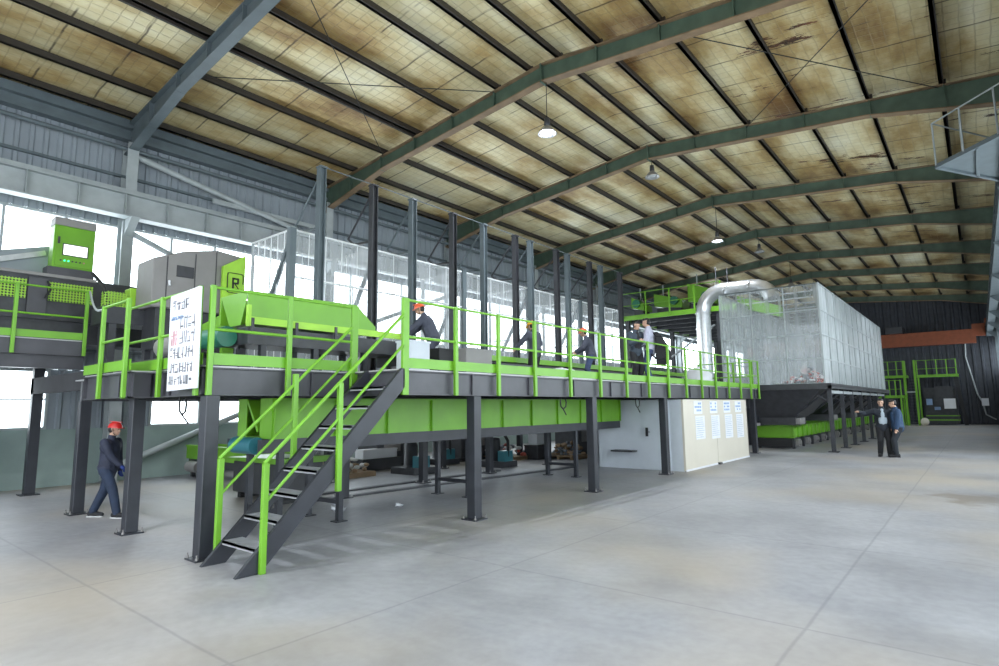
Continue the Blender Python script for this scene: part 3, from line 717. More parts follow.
# clutter under the deck: machine frames, pallets, bales
for i, (x, y, lab) in enumerate(((-5.0, 8.2, 'dark pump unit on the floor under the deck behind the stair foot'), (-4.2, 11.0, 'dark pump unit under the deck behind the second hall-side post'), (-6.3, 10.6, 'dark pump unit against the windows seen below the green box conveyor'))):
    t = thing('pump_unit', lab, 'machine', (x, y, 0), 'pump units under the deck')
    mb = MB(); mb.box(x-.5, x+.5, y-.4, y+.4, 0, .18); mb.build('base', DARK, t)
    mb = MB(); mb.lathe((x-.1, y, .18), [(0,.72),(.16,.70),(.2,.6),(.2,.05),(.26,.0)], 14); mb.build('cylinder_body', DARK, t)
    mb = MB(); mb.tube([(x+.1, y, .35), (x+.45, y, .35), (x+.45, y, .8), (x+.2, y, 1.15)], .05, 8); mb.build('pipe', BLACK, t)
    mb = MB(); mb.box(x+.2, x+.48, y-.2, y+.2, .18, .5); mb.build('motor', TEAL, t)
def bale(x, y, w, d, h, lab, cols, seed):
    t = thing('pallet_of_scrap', lab, 'pallet', (x, y, 0), 'scrap pallets under the deck')
    mb = MB()
    for k in range(5): mb.box(x-w/2+k*w/5+.02, x-w/2+(k+1)*w/5-.02, y-d/2, y+d/2, .10, .13)
    for k in (-1, 0, 1): mb.box(x+k*(w/2-.06)-.05, x+k*(w/2-.06)+.05, y-d/2, y+d/2, 0, .10)
    mb.build('pallet', paint('pallet_wood', (.25,.17,.10), .8), t)
    rn = random.Random(seed); mb = MB()
    for k in range(46):
        a = rn.uniform(-w/2+.1, w/2-.1); b = rn.uniform(-d/2+.1, d/2-.1); c = .13 + rn.uniform(0, h)*(1-abs(a)/w)
        mb.mat(rn.randrange(len(cols))).ell((x+a, y+b, c), (rn.uniform(.06,.14), rn.uniform(.06,.14), rn.uniform(.04,.09)), 7, 4)
    o = mb.build('scrap_heap', cols, t); o['kind'] = 'stuff'
SC = [paint('scrap_brown', (.30,.20,.12), .8), paint('scrap_white', (.6,.6,.6), .6), paint('scrap_red', (.40,.07,.05), .6), paint('scrap_grey', (.2,.22,.25), .6)]
bale(-6.2, 6.6, 1.6, 1.2, .35, 'pallet of brownish scrap under the deck left of the dark pump', SC[:2], 1)
bale(-5.6, 13.2, 1.5, 1.2, .4, 'pallet of white and red scrap seen under the green box conveyor', SC[1:], 2)
bale(-3.9, 14.6, 1.2, 1.2, .45, 'pallet of brown scrap beside the left wall of the white cabin', SC[:1]+SC[3:], 3)
crate('white_panel_box', -6.9, -6.5, 7.6, 8.9, .35, .62, WHITE, 'long white carton lying low under the deck behind the pumps')
crate('white_carton', -4.9, -4.5, 13.6, 14.1, .5, .95, WHITE, 'small white carton seen under the green box conveyor near the cabin')
crate('bench', -5.0, -4.4, 13.5, 14.2, 0, .49, DARK, 'dark stand under the small white carton below the deck')
crate('bench', -7.0, -6.4, 7.5, 9.0, 0, .345, DARK, 'dark bench under the long white carton below the deck')
mb = MB()
for (a, b) in (((-2.9, 3.3), (-2.0, 12.0)), ((-3.6, 3.0), (-3.3, 10.0))): mb.bar((*a, .02), (*b, .02), .16, .04)
single(mb, 'floor_rail', DARK, 'dark flat rails laid on the floor under the deck', 'rail')
for x, y, w, h, lab in ((-7.2, 8.9, 1.2, 1.7, 'dark machine cabinet by the windows under the deck, left of the pump units'), (-6.6, 12.2, 1.6, 1.75, 'wide dark machine cabinet by the windows below the green box conveyor'), (-4.6, 16.4, 1.6, 1.85, 'dark machine cabinet behind the white cabin under the deck')):
    t = thing('machine_cabinet', lab, 'machine', (x, y, 0), 'dark machine cabinets under the deck')
    mb = MB(); mb.box(x-.5, x+.5, y-w/2, y+w/2, .12, h); mb.build('body', DARK, t, bevel=.02)
    mb = MB(); mb.box(x-.45, x+.45, y-w/2+.05, y+w/2-.05, 0, .12); mb.build('plinth', BLACK, t)
    mb = MB(); mb.box(x+.5, x+.515, y-w*.3, y+w*.25, .5, h-.25); mb.build('access_panel', HOODG, t)
# bits of litter
for i, (x, y, r, lab) in enumerate(((-1.45, 3.15, .14, 'crumpled clear plastic on the floor behind the staircase'), (-.9, 4.1, .07, 'small white scrap of plastic right of the crumpled plastic'), (-1.9, 3.45, .09, 'flattened plastic scrap left of the crumpled plastic'))):
    rn = random.Random(i); mb = MB(); mb.ell((x, y, r*.35), (r, r*.8, r*.4), 10, 6)
    mb.v = [(a+rn.uniform(-.03,.03), b+rn.uniform(-.03,.03), max(0.002, c+rn.uniform(-.02,.04))) for a,b,c in mb.v]
    single(mb, 'plastic_scrap', WHITE, lab, 'litter', 'plastic litter on the floor')
# hanging cable loops under the edge beams
for x, y, lab in ((-.75, .02, 'black cable loop hanging below the sign board'), (W1-.1, 6.8, 'black cable loop hanging from the deck edge by the second hall-side post'), (W1-.1, 10.2, 'black cable loop hanging from the deck edge in front of the white cabin door')):
    mb = MB(); pts = [(x, y-.09, ZB), (x, y-.1, ZB-.1), (x, y-.08, ZB-.2), (x, y, ZB-.25), (x, y+.1, ZB-.2), (x, y+.12, ZB-.1), (x, y+.08, ZB-.04)]
    if y < 1: pts = [(x+(py-y), y+.05, pz) for _, py, pz in pts]
    mb.tube(pts, .014, 6); mb.tube([(pts[3][0], pts[3][1], pts[3][2]), (pts[3][0]+.02, pts[3][1]+.08, pts[3][2]-.12)], .012, 6)
    single(mb, 'cable_loop', BLACK, lab, 'cable', 'cable loops under the deck')
# ------------------------------------------------------------------ tall posts and mesh bays
MY = [3.5, 4.9, 6.12, 7.56, 8.81, 10.28, 11.05, 12.52, 13.19, 14.66, 15.45, 16.98]
for i, y in enumerate(MY):
    x = -2.8; dark = i % 2 == 1
    t = thing('tall_post', 'tall %s steel post rising behind the sorting conveyor, %s from the left' % ('dark' if dark else 'grey', ORD[i]), 'post', (x, y, ZD), 'tall posts behind the sorting conveyor')
    m = DARK if dark else BLUEG
    mb = MB(); mb.box(x-.075, x+.075, y-.075, y-.06, ZD, 7.01); mb.box(x-.075, x+.075, y+.06, y+.075, ZD, 7.01); mb.box(x-.01, x+.01, y-.06, y+.06, ZD, 7.01); mb.box(x-.09, x+.09, y-.09, y+.09, 6.98, 7.02)
    mb.build('post_section', m, t)
    mb = MB(); mb.box(x-.14, x+.14, y-.14, y+.14, ZD, ZD+.02); mb.build('foot_plate', m, t)
    mb = MB(); mb.tube([(x-.05, y, 6.85), (x-.95, y, 5.9)], .025, 6); mb.build('diagonal_brace', m, t)
    mb = MB(); mb.tube([(x, y, 5.68), (x-.7, y, 5.72), (x-.95, y, 5.9)], .028, 6); mb.build('bracket_arm', m, t)
mb = MB(); mb.tube([(-2.8, 3.5, 7.03), (-2.8, 17.0, 7.03)], .012, 6); single(mb, 'top_cable', BLUEG, 'thin grey rod joining the tops of the tall posts', 'rod')
BY = [3.05, 5.21, 8.33, 11.4, 14.5, 17.6]
for i in range(5):
    y0, y1 = BY[i], BY[i+1]-.06; x0, x1 = -4.75, -3.15; z0, z1 = ZD, 5.60
    t = thing('mesh_bay', 'clear net bay with white wire frame behind the tall posts, %s from the left' % ORD[i], 'enclosure', ((x0+x1)/2, (y0+y1)/2, ZD), 'net bays behind the tall posts')
    mb = MB()
    for p, q in (((x1,y0,z1),(x1,y1,z1)), ((x0,y0,z1),(x0,y1,z1)), ((x0,y0,z1),(x1,y0,z1)), ((x0,y1,z1),(x1,y1,z1)), ((x0,y0,4.0),(x1,y0,4.0)), ((x1,y0,3.6),(x1,y1,3.6)), ((x1,y0,4.6),(x1,y1,4.6))): mb.tube([p, q], .024, 6)
    mb.build('top_frame', WIRE, t)
    for x, y in ((x1, y0), (x0, y0), (x0, y1)):
        mb = MB(); w = .07 if x == x1 else .018; mb.box(x-w, x+w, y-w, y+w, z0, z1+.03); mb.build('corner_post', BLUEG if x == x1 else PALE, t)
    mb = MB()
    n = 6
    for k in range(1, n): xx = x0+(x1-x0)*k/n; mb.tube([(xx, y0, z0), (xx, y0, z1)], .013, 4)
    for k in range(1, 5): yy = y0+(y1-y0)*k/5; mb.tube([(x1, yy, z0), (x1, yy, z1)], .010, 4); mb.tube([(x0, yy, z0), (x0, yy, z1)], .010, 4)
    mb.build('wires', WIRE, t)
    mb = MB(); mb.quad((x0,y0,z0),(x1,y0,z0),(x1,y0,z1),(x0,y0,z1)); mb.build('side_net', NET, t)
    mb = MB(); mb.quad((x1,y0,z0),(x1,y1,z0),(x1,y1,z1),(x1,y0,z1)); mb.build('front_net', NET, t)
    mb = MB(); mb.bar((x1, y0, 5.45), (x1-1.3, y0, 3.3), .08, .08); mb.build('slanting_stay', BLUEG, t)

# ------------------------------------------------------------------ white cabin and its notices
t = thing('site_cabin', 'cream and white panel cabin standing under the right part of the sorting deck', 'cabin', (-.1, 15.3, 0))
cx0, cx1, cy0, cy1, cz = -1.55, 1.24, 12.66, 18.45, 2.02
mb = MB(); mb.box(cx0, cx1-.06, cy0, cy0+.06, 0, cz); mb.box(cx0, cx0+.06, cy0, cy1, 0, cz); mb.build('white_wall', WHITEP, t, label='blue-white end walls')
mb = MB(); mb.box(cx1-.06, cx1, cy0, 15.27, .02, cz); mb.box(cx1-.06, cx1, 15.29, cy1, .02, cz); mb.box(cx0, cx1, cy1-.06, cy1, 0, cz); mb.build('front_wall', CREAM, t, label='cream front wall')
mb = MB(); mb.box(cx0, cx1, cy0, cy1, cz-.02, cz+.0); mb.build('roof', WHITEP, t)
mb = MB(); mb.box(cx1, cx1+.012, cy0, cy1, 0, .05); mb.build('skirting', WHITE, t)
mb = MB(); mb.box(-.02, .82, cy0-.025, cy0+.0, .02, 1.98); d = mb.build('door', WHITEP, t)
mb = MB(); mb.box(.10, .17, cy0-.06, cy0-.025, .95, 1.2); mb.tube([(.13, cy0-.09, 1.08), (.25, cy0-.09, 1.08)], .012, 6); mb.build('handle', DARK, d)
mb = MB(); mb.box(-.9, -.2, cy0-.35, cy0-.03, .5, .54); mb.build('wall_bracket', DARK, t)
mb = MB(); mb.box(cx1, cx1+.08, 15.2, 15.4, .0, .06); mb.build('floor_stop', DARK, t)
def notice(y0, y1, z0, z1, lab, head):
    t = thing('paper_notice', lab, 'notice', (cx1, (y0+y1)/2, z0), 'notices on the cabin wall')
    mb = MB(); mb.box(cx1+.001, cx1+.006, y0, y1, z0, z1); mb.build('sheet', WHITE, t)
    mb = MB(); rn = random.Random(int(y0*100)+int(z0*10))
    if head:
        for r in range(3):
            for c in range(4):
                if rn.random() < .8:
                    a = y0+.06+(y1-y0-.12)*c/4; mb.box(cx1+.006, cx1+.009, a, a+(y1-y0)*.16, z1-.10-r*.1, z1-.04-r*.1)
        mb.build('heading_lettering', BLUEINK, t)
    else:
        z = z1-.06
        while z > z0+.05:
            mb.box(cx1+.006, cx1+.008, y0+.05, y1-.05-rn.random()*.15, z-.012, z+.006); z -= .062
        mb.build('text_lines', PALEINK, t)
ys = [13.5, 14.8, 16.05, 17.2]
for i, y in enumerate(ys):
    notice(y-.05, y+.6, 1.58, 1.95, 'small blue-headed notice in the top row on the cream cabin wall, %s from the left' % ORD[i], True)
    notice(y+.02, y+.76, .78-.04*i+.06, 1.52, 'long text notice in the lower row on the cream cabin wall, %s from the left' % ORD[i], False)

# ------------------------------------------------------------------ upper left platform with machine, cabinet, hood
t = thing('loading_platform', 'higher dark platform at the far left with green railing posts', 'platform', (-8.6, -1, 0))
lx0, lx1, ly0, ly1, lzb, lzd, lzr = -9.6, -7.5, -4.5, .75, 3.06, 3.40, 4.52
mb = MB(); mb.box(lx0, lx1, ly0, ly1, lzd-.02, lzd); mb.build('deck_plate', EDGE, t)
mb = MB(); mb.box(lx1-.06, lx1-.02, ly0, ly1, lzb, lzd-.02); mb.box(lx1-.08, lx1, ly0, ly1, lzb, lzb+.02); mb.box(lx0, lx0+.06, ly0, ly1, lzb, lzd-.02); mb.box(lx0, lx1-.06, ly1-.06, ly1, lzb, lzd-.02); mb.build('edge_beam', FASC, t)
mb = MB(); mb.box(lx1-.3, lx1-.1, ly0, ly1, 2.78, lzb); mb.build('under_beam', FASC, t)
mb = MB(); mb.box(-9.2, -5.2, .2, .32, 2.26, 2.62); mb.build('cross_beam', MATT, t)
for x, y in ((-9.08, .30), (-9.08, -3.4), (-7.7, -3.4)):
    mb = MB(); mb.box(x-.1, x+.1, y-.1, y+.1, .02, lzb); c = mb.build('support_post', STEEL, t, bevel=.008)
    mb = MB(); mb.box(x-.18, x+.18, y-.18, y+.18, 0, .022); mb.build('base_plate', STEEL, c)
railing((lx1, ly0), (lx1, ly1), [.2, 1.5, 2.75, 3.96, 5.2], (1, 0), 'green railing along the higher platform at the far left', z0=lzb, zd=lzd, zr=lzr)
mb = MB(); pts = [V((-7.4, .72, 4.5)).lerp(V((-2.85, -.34, 3.44)), k/8) - V((0,0,.28*math.sin(PI*k/8)*.6)) for k in range(9)]
mb.tube(pts, .02, 6); single(mb, 'barrier_chain', PALE, 'pale chain slung between the higher platform railing and the jutting deck railing', 'chain')
t = thing('sorting_machine', 'long dark machine with green perforated guards on the higher left platform', 'machine', (-8.6, 0, lzd))
mb = MB(); mb.box(-9.2, -8.25, -4.2, 2.6, 3.9, 4.9); mb.box(-9.1, -8.3, -4.2, 2.6, lzd, 3.9); mb.build('machine_body', DARK, t)
mb = MB(); mb.box(-9.25, -8.18, -4.2, 1.05, 4.86, 4.93); mb.build('top_edge', HOODG, t)
for y0, y1 in ((-3.0, -1.3), (-1.25, -.25), (.15, .99)):
    mb = MB(); mb.box(-8.2, -8.18, y0, y1, 4.32, 4.75); mb.build('guard_panel', PERF, t)
mb = MB(); mb.box(-8.22, -8.17, -.22, .12, 4.0, 4.8); mb.build('access_cover', FASC, t)
mb = MB(); mb.tube([(-8.1, .1, 4.75), (-8.08, .16, 4.55), (-8.1, .08, 4.35)], .025, 6); mb.build('hose', BLACK, t)
t = thing('belt_feeder', 'belt feeder with green guard boxes between the left cabinet and the grey hood', 'conveyor', (-7, 1.4, ZD))
mb = MB(); mb.box(-7.2, -7.0, .88, 1.36, 4.15, 4.5); mb.build('guard_panel', PERF, t)
mb = MB(); mb.box(-7.35, -7.0, 1.38, 1.92, 4.18, 4.63); mb.build('guard_box', GY, t, bevel=.01)
mb = MB(); mb.box(-7.5, -6.7, .8, 3.4, 3.75, 4.12); mb.build('bed', DARK, t)
for y in (1.0, 2.0, 3.0):
    for x in (-7.35, -6.8):
        mb = MB(); mb.box(x-.07, x+.07, y-.07, y+.07, ZD, 3.8); mb.build('leg', DARK, t)
mb = MB(); mb.tube([(-7.1, 1.0, 4.2), (-7.0, .85, 4.6), (-7.6, .8, 4.95)], .04, 8); mb.build('cable_bundle', BLACK, t)
# inclined feeder behind the green cabinet
t = thing('incline_chute', 'pale inclined chute rising behind the green control cabinet', 'chute', (-9.3, -.8, 4.9))
mb = MB(); mb.hexa([(-9.4,-2.2,4.94),(-9.0,-2.2,4.94),(-9.0,.3,4.94),(-9.4,.3,4.94)], [(-9.4,-2.2,5.0),(-9.0,-2.2,5.0),(-9.0,.3,5.75),(-9.4,.3,5.75)]); mb.build('chute_body', WALLG, t)
mb = MB(); mb.bar((-8.95, -1.2, 5.05), (-8.95, .2, 5.55), .05, .12); mb.build('edge_rail', GALV, t)
mb = MB(); mb.box(-9.98, -9.62, -3.2, -.65, 0.01, 5.5); single(mb, 'duct_box', WALLG, 'plain grey box duct by the windows at the far left edge', 'duct')
t = thing('control_cabinet', 'green control cabinet with glowing screen on the higher left platform', 'cabinet', (-8.3, .6, 4.93))
qy0, qy1 = .19, .99
mb = MB(); mb.box(-8.65, -8.30, qy0, qy1, 5.13, 6.12); mb.build('body', G, t, bevel=.012)
mb = MB(); mb.box(-8.66, -8.29, qy0-.005, qy1+.005, 6.12, 6.30); mb.build('top_hood', HOODG, t)
mb = MB(); mb.box(-8.66, -8.28, qy0-.08, qy1+.02, 4.93, 5.13); mb.build('plinth', FASC, t)
mb = MB(); mb.box(-8.30, -8.285, qy0+.04, qy1-.03, 5.17, 6.08); dr = mb.build('door', G, t, bevel=.004)
mb = MB(); mb.box(-8.285, -8.27, .36, .86, 5.42, 5.70); mb.build('screen_bezel', DARK, t)
mb = MB(); mb.box(-8.271, -8.266, .38, .84, 5.44, 5.68); mb.build('screen', SCREEN, t)
mb = MB(); mb.box(-8.286, -8.26, .26, .30, 5.68, 5.84); mb.build('handle', DARK, dr)
for k in range(7):
    mb = MB(); y = .34+k*.075; mb.tube([(-8.285, y, 5.30), (-8.265, y, 5.30)], .018, 8)
    mb.build('button', LED if k in (1, 2) else (REDINK if k == 6 else DARK), t)
t = thing('machine_hood', 'tall grey sheet-metal machine hood with a dark window on the left of the deck', 'machine', (-6.4, 2.5, ZD))
hp = [(1.46, 4.1), (3.48, 4.1), (3.48, 5.56), (2.85, 5.62), (2.1, 5.45), (1.46, 5.18)]
mb = MB(); mb.prism(hp, 0, -6.9, -6.0); mb.build('hood_shell', HOODG, t, bevel=.02)
mb = MB(); mb.box(-6.0, -5.985, 1.95, 2.32, 4.84, 5.10); mb.build('window', DARK, t)
for y in (1.75, 2.35, 2.82):
    mb = MB(); mb.box(-6.0, -5.992, y-.01, y+.01, 4.1, 5.18+.25*(y-1.46)/.9 if y < 2.4 else 5.6); mb.build('panel_seam', DARK, t)
mb = MB(); mb.tube([(-5.98, 1.80, 4.72), (-5.95, 1.80, 4.6)], .025, 6); mb.build('handle', WHITE, t)
mb = MB(); mb.box(-6.8, -6.1, 1.6, 3.4, 3.2, 4.1); mb.build('machine_base', DARK, t)
for y in (1.7, 3.3):
    for x in (-6.7, -6.2):
        mb = MB(); mb.box(x-.08, x+.08, y-.08, y+.08, ZD, 3.2); mb.build('leg', DARK, t)
# green panel carrying the black emblem
t = thing('emblem_panel', 'upright pale green panel with a black rounded square emblem in front of the grey hood', 'panel', (-5.9, 3.2, ZD))
mb = MB(); mb.prism([(2.93, 4.05), (3.46, 4.05), (3.46, 5.58), (2.93, 5.24)], 0, -5.96, -5.86); mb.build('panel_sheet', GY, t)
mb = MB(); yc, zc = 3.22, 4.86
ring = [(yc+.19*math.copysign(min(1, abs(math.cos(a))*1.35), math.cos(a)), zc+.24*math.copysign(min(1, abs(math.sin(a))*1.35), math.sin(a))) for a in [2*PI*k/24 for k in range(25)]]
for (a, b), (c, d) in zip(ring, ring[1:]): 
    if not (b < zc-.05 and a > yc+.02): mb.bar((-5.855, a, b), (-5.855, c, d), .012, .045, up=(1,0,0))
mb.box(-5.86, -5.845, yc-.07, yc-.03, zc-.13, zc+.13); mb.box(-5.86, -5.845, yc-.07, yc+.08, zc+.09, zc+.13); mb.box(-5.86, -5.845, yc+.05, yc+.09, zc, zc+.12); mb.box(-5.86, -5.845, yc-.05, yc+.08, zc-.02, zc+.02)
mb.bar((-5.852, yc-.01, zc-.01), (-5.852, yc+.09, zc-.14), .012, .035, up=(1,0,0)); mb.build('emblem', BLACK, t)
for y in (3.0, 3.4):
    mb = MB(); mb.box(-5.95, -5.87, y-.04, y+.04, ZD, 4.06); mb.build('stand_leg', DARK, t)
t = thing('drive_unit', 'dark belt drive with grey motor on the deck behind the sign board', 'machine', (-3.6, 1.4, ZD))
mb = MB(); mb.box(-4.6, -2.7, .6, 2.0, ZD, 2.75); mb.build('base_frame', DARK, t)
mb = MB(); mb.tube([(-3.9, 1.0, 3.0), (-3.1, 1.0, 3.0)], .2, 16); mb.build('motor', HOODG, t)
mb = MB(); mb.hexa([(-4.7,1.5,3.25),(-2.6,1.5,3.25),(-2.6,1.7,3.25),(-4.7,1.7,3.25)], [(-4.7,1.5,3.3),(-2.6,1.5,3.6),(-2.6,1.7,3.6),(-4.7,1.7,3.3)]); mb.box(-4.6,-4.5,1.5,1.7,2.75,3.3); mb.box(-2.8,-2.7,1.5,1.7,2.75,3.3); mb.build('guard', G, t)

# ------------------------------------------------------------------ silver duct
t = thing('extraction_duct', 'large silver extraction duct rising from the deck and bending into the film enclosure', 'duct', (-1.55, 22.4, 0))
pts = [(-1.55, 22.4, ZD*.0+.05), (-1.55, 22.4, 3.2), (-1.55, 22.4, 5.9)]
for k in range(1, 7):
    a = PI/2*k/6; pts.append((-1.55+.95*(1-math.cos(a)), 22.4, 5.9+.95*math.sin(a)))
pts += [(.6, 22.4, 6.83)]
for k in range(1, 6):
    a = PI/2*k/5; pts.append((.6+.75*math.sin(a), 22.4, 6.83-.6*(1-math.cos(a))))
mb = MB(); mb.tube(pts, .31, 20); mb.build('pipe', GALV, t)
for z in (1.2, 2.6, 3.9, 5.2, 5.9):
    mb = MB(); mb.tube([(-1.55, 22.4, z-.02), (-1.55, 22.4, z+.02)], .345, 20); mb.build('flange_ring', GALV, t)
for x in (-.5, .5):
    mb = MB(); mb.tube([(x-.02, 22.4, 6.85), (x+.02, 22.4, 6.83)], .345, 20); mb.build('flange_ring', GALV, t)
mb = MB(); mb.tube([(-.9, 22.4, 7.1), (-.9, 22.4, 7.9)], .02, 6); mb.tube([(-.4, 22.4, 7.1), (-.4, 22.4, 7.8)], .02, 6); mb.build('hanger_rods', DARK, t)

# ------------------------------------------------------------------ film enclosure on hoppers
t = thing('film_enclosure', 'big box enclosure of clear plastic film on a silver grid frame above dark hoppers', 'enclosure', (1.35, 30.5, 0))
ex0, ex1, ey0, ey1, ez0, ez1 = -.5, 3.24, 21.5, 39.6, 2.6, 6.46
zs = [ez0, 3.55, 4.5, 5.45, ez1]
mb = MB()
ncol = 12
ysg = [ey0+(ey1-ey0)*k/ncol for k in range(ncol+1)]
for z in zs: mb.box(ex1-.03, ex1+.03, ey0, ey1, z-.025, z+.025); mb.box(ex0-.03, ex0+.03, ey0, ey1, z-.025, z+.025)
for y in ysg: mb.box(ex1-.03, ex1+.035, y-.03, y+.03, ez0, ez1); mb.box(ex0-.03, ex0+.03, y-.03, y+.03, ez0, ez1); mb.box(ex0, ex1, y-.02, y+.02, ez1-.03, ez1+.01)
mb.build('long_side_frame', PALE, t)
mb = MB()
xs = [ex0+(ex1-ex0)*k/3 for k in range(4)]
for yy in (ey0, ey1):
    mb = MB()
    for z in zs[:-1]+[ez1]: mb.box(ex0, ex1, yy-.02, yy+.02, z-.02, z+.02)
    for x in xs: mb.box(x-.022, x+.022, yy-.025, yy+.025, ez0, ez1)
    mb.build('end_frame', PALE, t)
mb = MB()
for k in range(ncol):
    for j in range(4):
        b = .03*math.sin(k*2.1+j*1.3)
        a0, a1 = ysg[k]+.03, ysg[k+1]-.03
        mb.quad((ex1+b*.3, a0, zs[j]), (ex1-b*.3, a1, zs[j]), (ex1+b*.2, a1, zs[j+1]), (ex1, a0, zs[j+1]))
mb.build('long_side_film', FILM, t)
mb = MB()
for k in range(3):
    for j in range(4): mb.quad((xs[k], ey0, zs[j]), (xs[k+1], ey0, zs[j]), (xs[k+1], ey0, zs[j+1]), (xs[k], ey0, zs[j+1]))
mb.build('end_film', FILM2, t)
mb = MB(); mb.quad((ex0, ey0, ez0), (ex0, ey1, ez0), (ex0, ey1, ez1), (ex0, ey0, ez1)); mb.quad((ex0, ey1, ez0), (ex1, ey1, ez0), (ex1, ey1, ez1), (ex0, ey1, ez1)); mb.build('back_film', FILM, t)
mb = MB()
for y in ysg[4::4]: mb.quad((ex0, y, ez0), (ex1, y, ez0), (ex1, y, ez1), (ex0, y, ez1))
mb.build('cross_film', FILM2, t)
mb = MB(); mb.box(ex0-.12, ex1+.22, ey0-.1, ey1, 2.50, 2.60); mb.box(ex1+.1, ex1+.22, ey0-.1, ey1, 2.40, 2.52); mb.box(ex0-.12, ex1+.22, ey0-.1, ey0, 2.38, 2.5); mb.build('tray', DARK, t)
for k in range(3):
    a, b = ey0+.05+6.05*k, ey0+6.0+6.05*k
    mb = MB(); z1, z0 = 2.5, 1.30
    ya = a + .9 if k == 0 else a + 2.0
    P = [(ex0, a, z1), (ex1-.1, a, z1), (ex1-.1, b, z1), (ex0, b, z1)]; Q = [(.55, ya, z0), (1.95, ya, z0), (1.95, ya+1.9, z0), (.55, ya+1.9, z0)]
    mb.hexa(Q, P); mb.box(.6, 1.9, ya+.05, ya+1.85, .98, z0); mb.build('hopper', DARK, t)
    mb = MB(); mb.box(1.85, 2.05, ya+.1, ya+1.0, 1.02, 1.26); mb.build('slide_gate', HOODG, t)
cbx = [22.1, 24.65, 27.0, 29.6, 32.4, 35.2, 38.2]
for i, y in enumerate(cbx):
    for x in (3.26, ex0):
        mb = MB(); mb.box(x-.07, x+.07, y-.07, y+.07, 0.01, 2.5); c = mb.build('support_post', STEEL, t)
        mb = MB(); mb.box(x-.17, x+.17, y-.17, y+.17, 0, .03); mb.build('base_plate', STEEL, c)
    mb = MB(); mb.bar((3.24, y, 2.36), (2.0, y+.2, 1.42), .07, .07); mb.bar((3.24, y, 1.9), (2.5, y, 2.4), .05, .05); mb.build('strut', STEEL, t)
mb = MB(); mb.box(3.2, 3.32, 22.1, 38.2, 2.22, 2.34); mb.build('tie_rail', PALE, t)
for i, (x, y, lab) in enumerate(((2.5, 22.9, 'heap of red and white plastic scrap inside the near end of the film enclosure'),)):
    rn = random.Random(4); mb = MB()
    for k in range(260):
        a = rn.gauss(0, .42); b = rn.gauss(0, .6); h = max(0, .75-.8*math.hypot(a, b*.7))
        mb.mat(rn.choice([0,0,1,2,3])).ell((min(ex1-.2, x-.1+a), max(ey0+.15, y+b), ez0+.05+rn.random()*h), (rn.uniform(.05,.1), rn.uniform(.05,.12), rn.uniform(.03,.07)), 6, 3)
    o = single(mb, 'scrap_heap', [SC[1], SC[2], SC[3], paint('scrap_pink', (.5,.25,.25), .6)], lab, 'scrap'); o['kind'] = 'stuff'

t = thing('bin_conveyor', 'low conveyor with bright green ribbed sides under the dark hoppers', 'conveyor', (.9, 33, 0))
gx0, gx1, gy0, gy1 = .22, 1.62, 23.0, 47.0
mb = MB()
mb.box(gx0, gx1, gy0, gy0+.03, .46, .92); mb.box(gx1-.03, gx1, gy0, gy1, .46, .92); mb.box(gx0, gx0+.03, gy0, gy1, .46, .92); mb.box(gx0, gx1, gy0, gy1, .44, .47)
y = gy0
while y < gy1: mb.box(gx1, gx1+.07, y, y+.04, .44, .92); y += .86
mb.box(gx1, gx1+.08, gy0, gy1, .9, .93); mb.build('side_boards', G, t)
mb = MB(); mb.box(gx0+.1, gx1-.1, gy0+.1, gy1, .1, .44); mb.build('underframe', DARK, t)
mb = MB(); mb.box(gx0, gx1, gy0-.05, gy0+.1, .05, .42); mb.build('end_cover', BLACK, t)
y = gy0+.25
while y < gy1:
    for xa in (gx1-.08, gx0-.02):
        mb = MB(); mb.box(xa, xa+.1, y, y+.12, 0, .44); mb.build('leg', DARK, t)
    mb = MB(); mb.box(gx1-.02, gx1+.1, y+.35, y+.75, .08, .36); mb.tube([(gx1+.1, y+.55, .22), (gx1+.16, y+.55, .22)], .1, 10); mb.build('drive_box', HOODG, t)
    y += 1.72

# ------------------------------------------------------------------ upper mezzanine behind the visitors
t = thing('upper_mezzanine', 'upper mezzanine with green edge high behind the two visitors on the deck', 'platform', (-3, 30, 0))
ux0, ux1, uy0, uy1, uz = -6.35, -.6, 24.0, 38.0, 6.42
mb = MB(); mb.box(ux0, ux1, uy0, uy1, uz-.03, uz); mb.build('deck_plate', DARK, t)
y = uy0+1
while y < uy1:
    mb = MB(); mb.box(ux0, ux1, y-.06, y+.06, uz-.28, uz-.03); mb.build('joist', DARK, t); y += 1.6
mb = MB(); mb.box(ux0, ux1, uy0-.02, uy0+.04, uz-.22, uz+.02); mb.box(ux0-.02, ux0+.04, uy0, uy1, uz-.22, uz+.02); mb.build('edge_beam', G, t)
for x, y in ((-1.45, 24.2), (-6.2, 24.3), (-3.2, 30), (-1.4, 30), (-6.2, 30), (-6.2, 37.5), (-1.4, 37.5)):
    mb = MB(); mb.box(x-.1, x+.1, y-.1, y+.1, 0, uz-.03); mb.build('support_post', DARK, t)
mb = MB(); mb.tube([(-3.9, 24.3, 4.2), (-1.7, 24.3, 5.6)], .05, 8); mb.build('diagonal_brace', PALE, t)
t2 = railing((ux0, uy0), (ux1, uy0), [.05, 1.35, 2.6, 3.85, 5.1], (0, -1), 'green railing along the front of the upper mezzanine', z0=uz-.1, zd=uz, zr=7.62, kick=False)
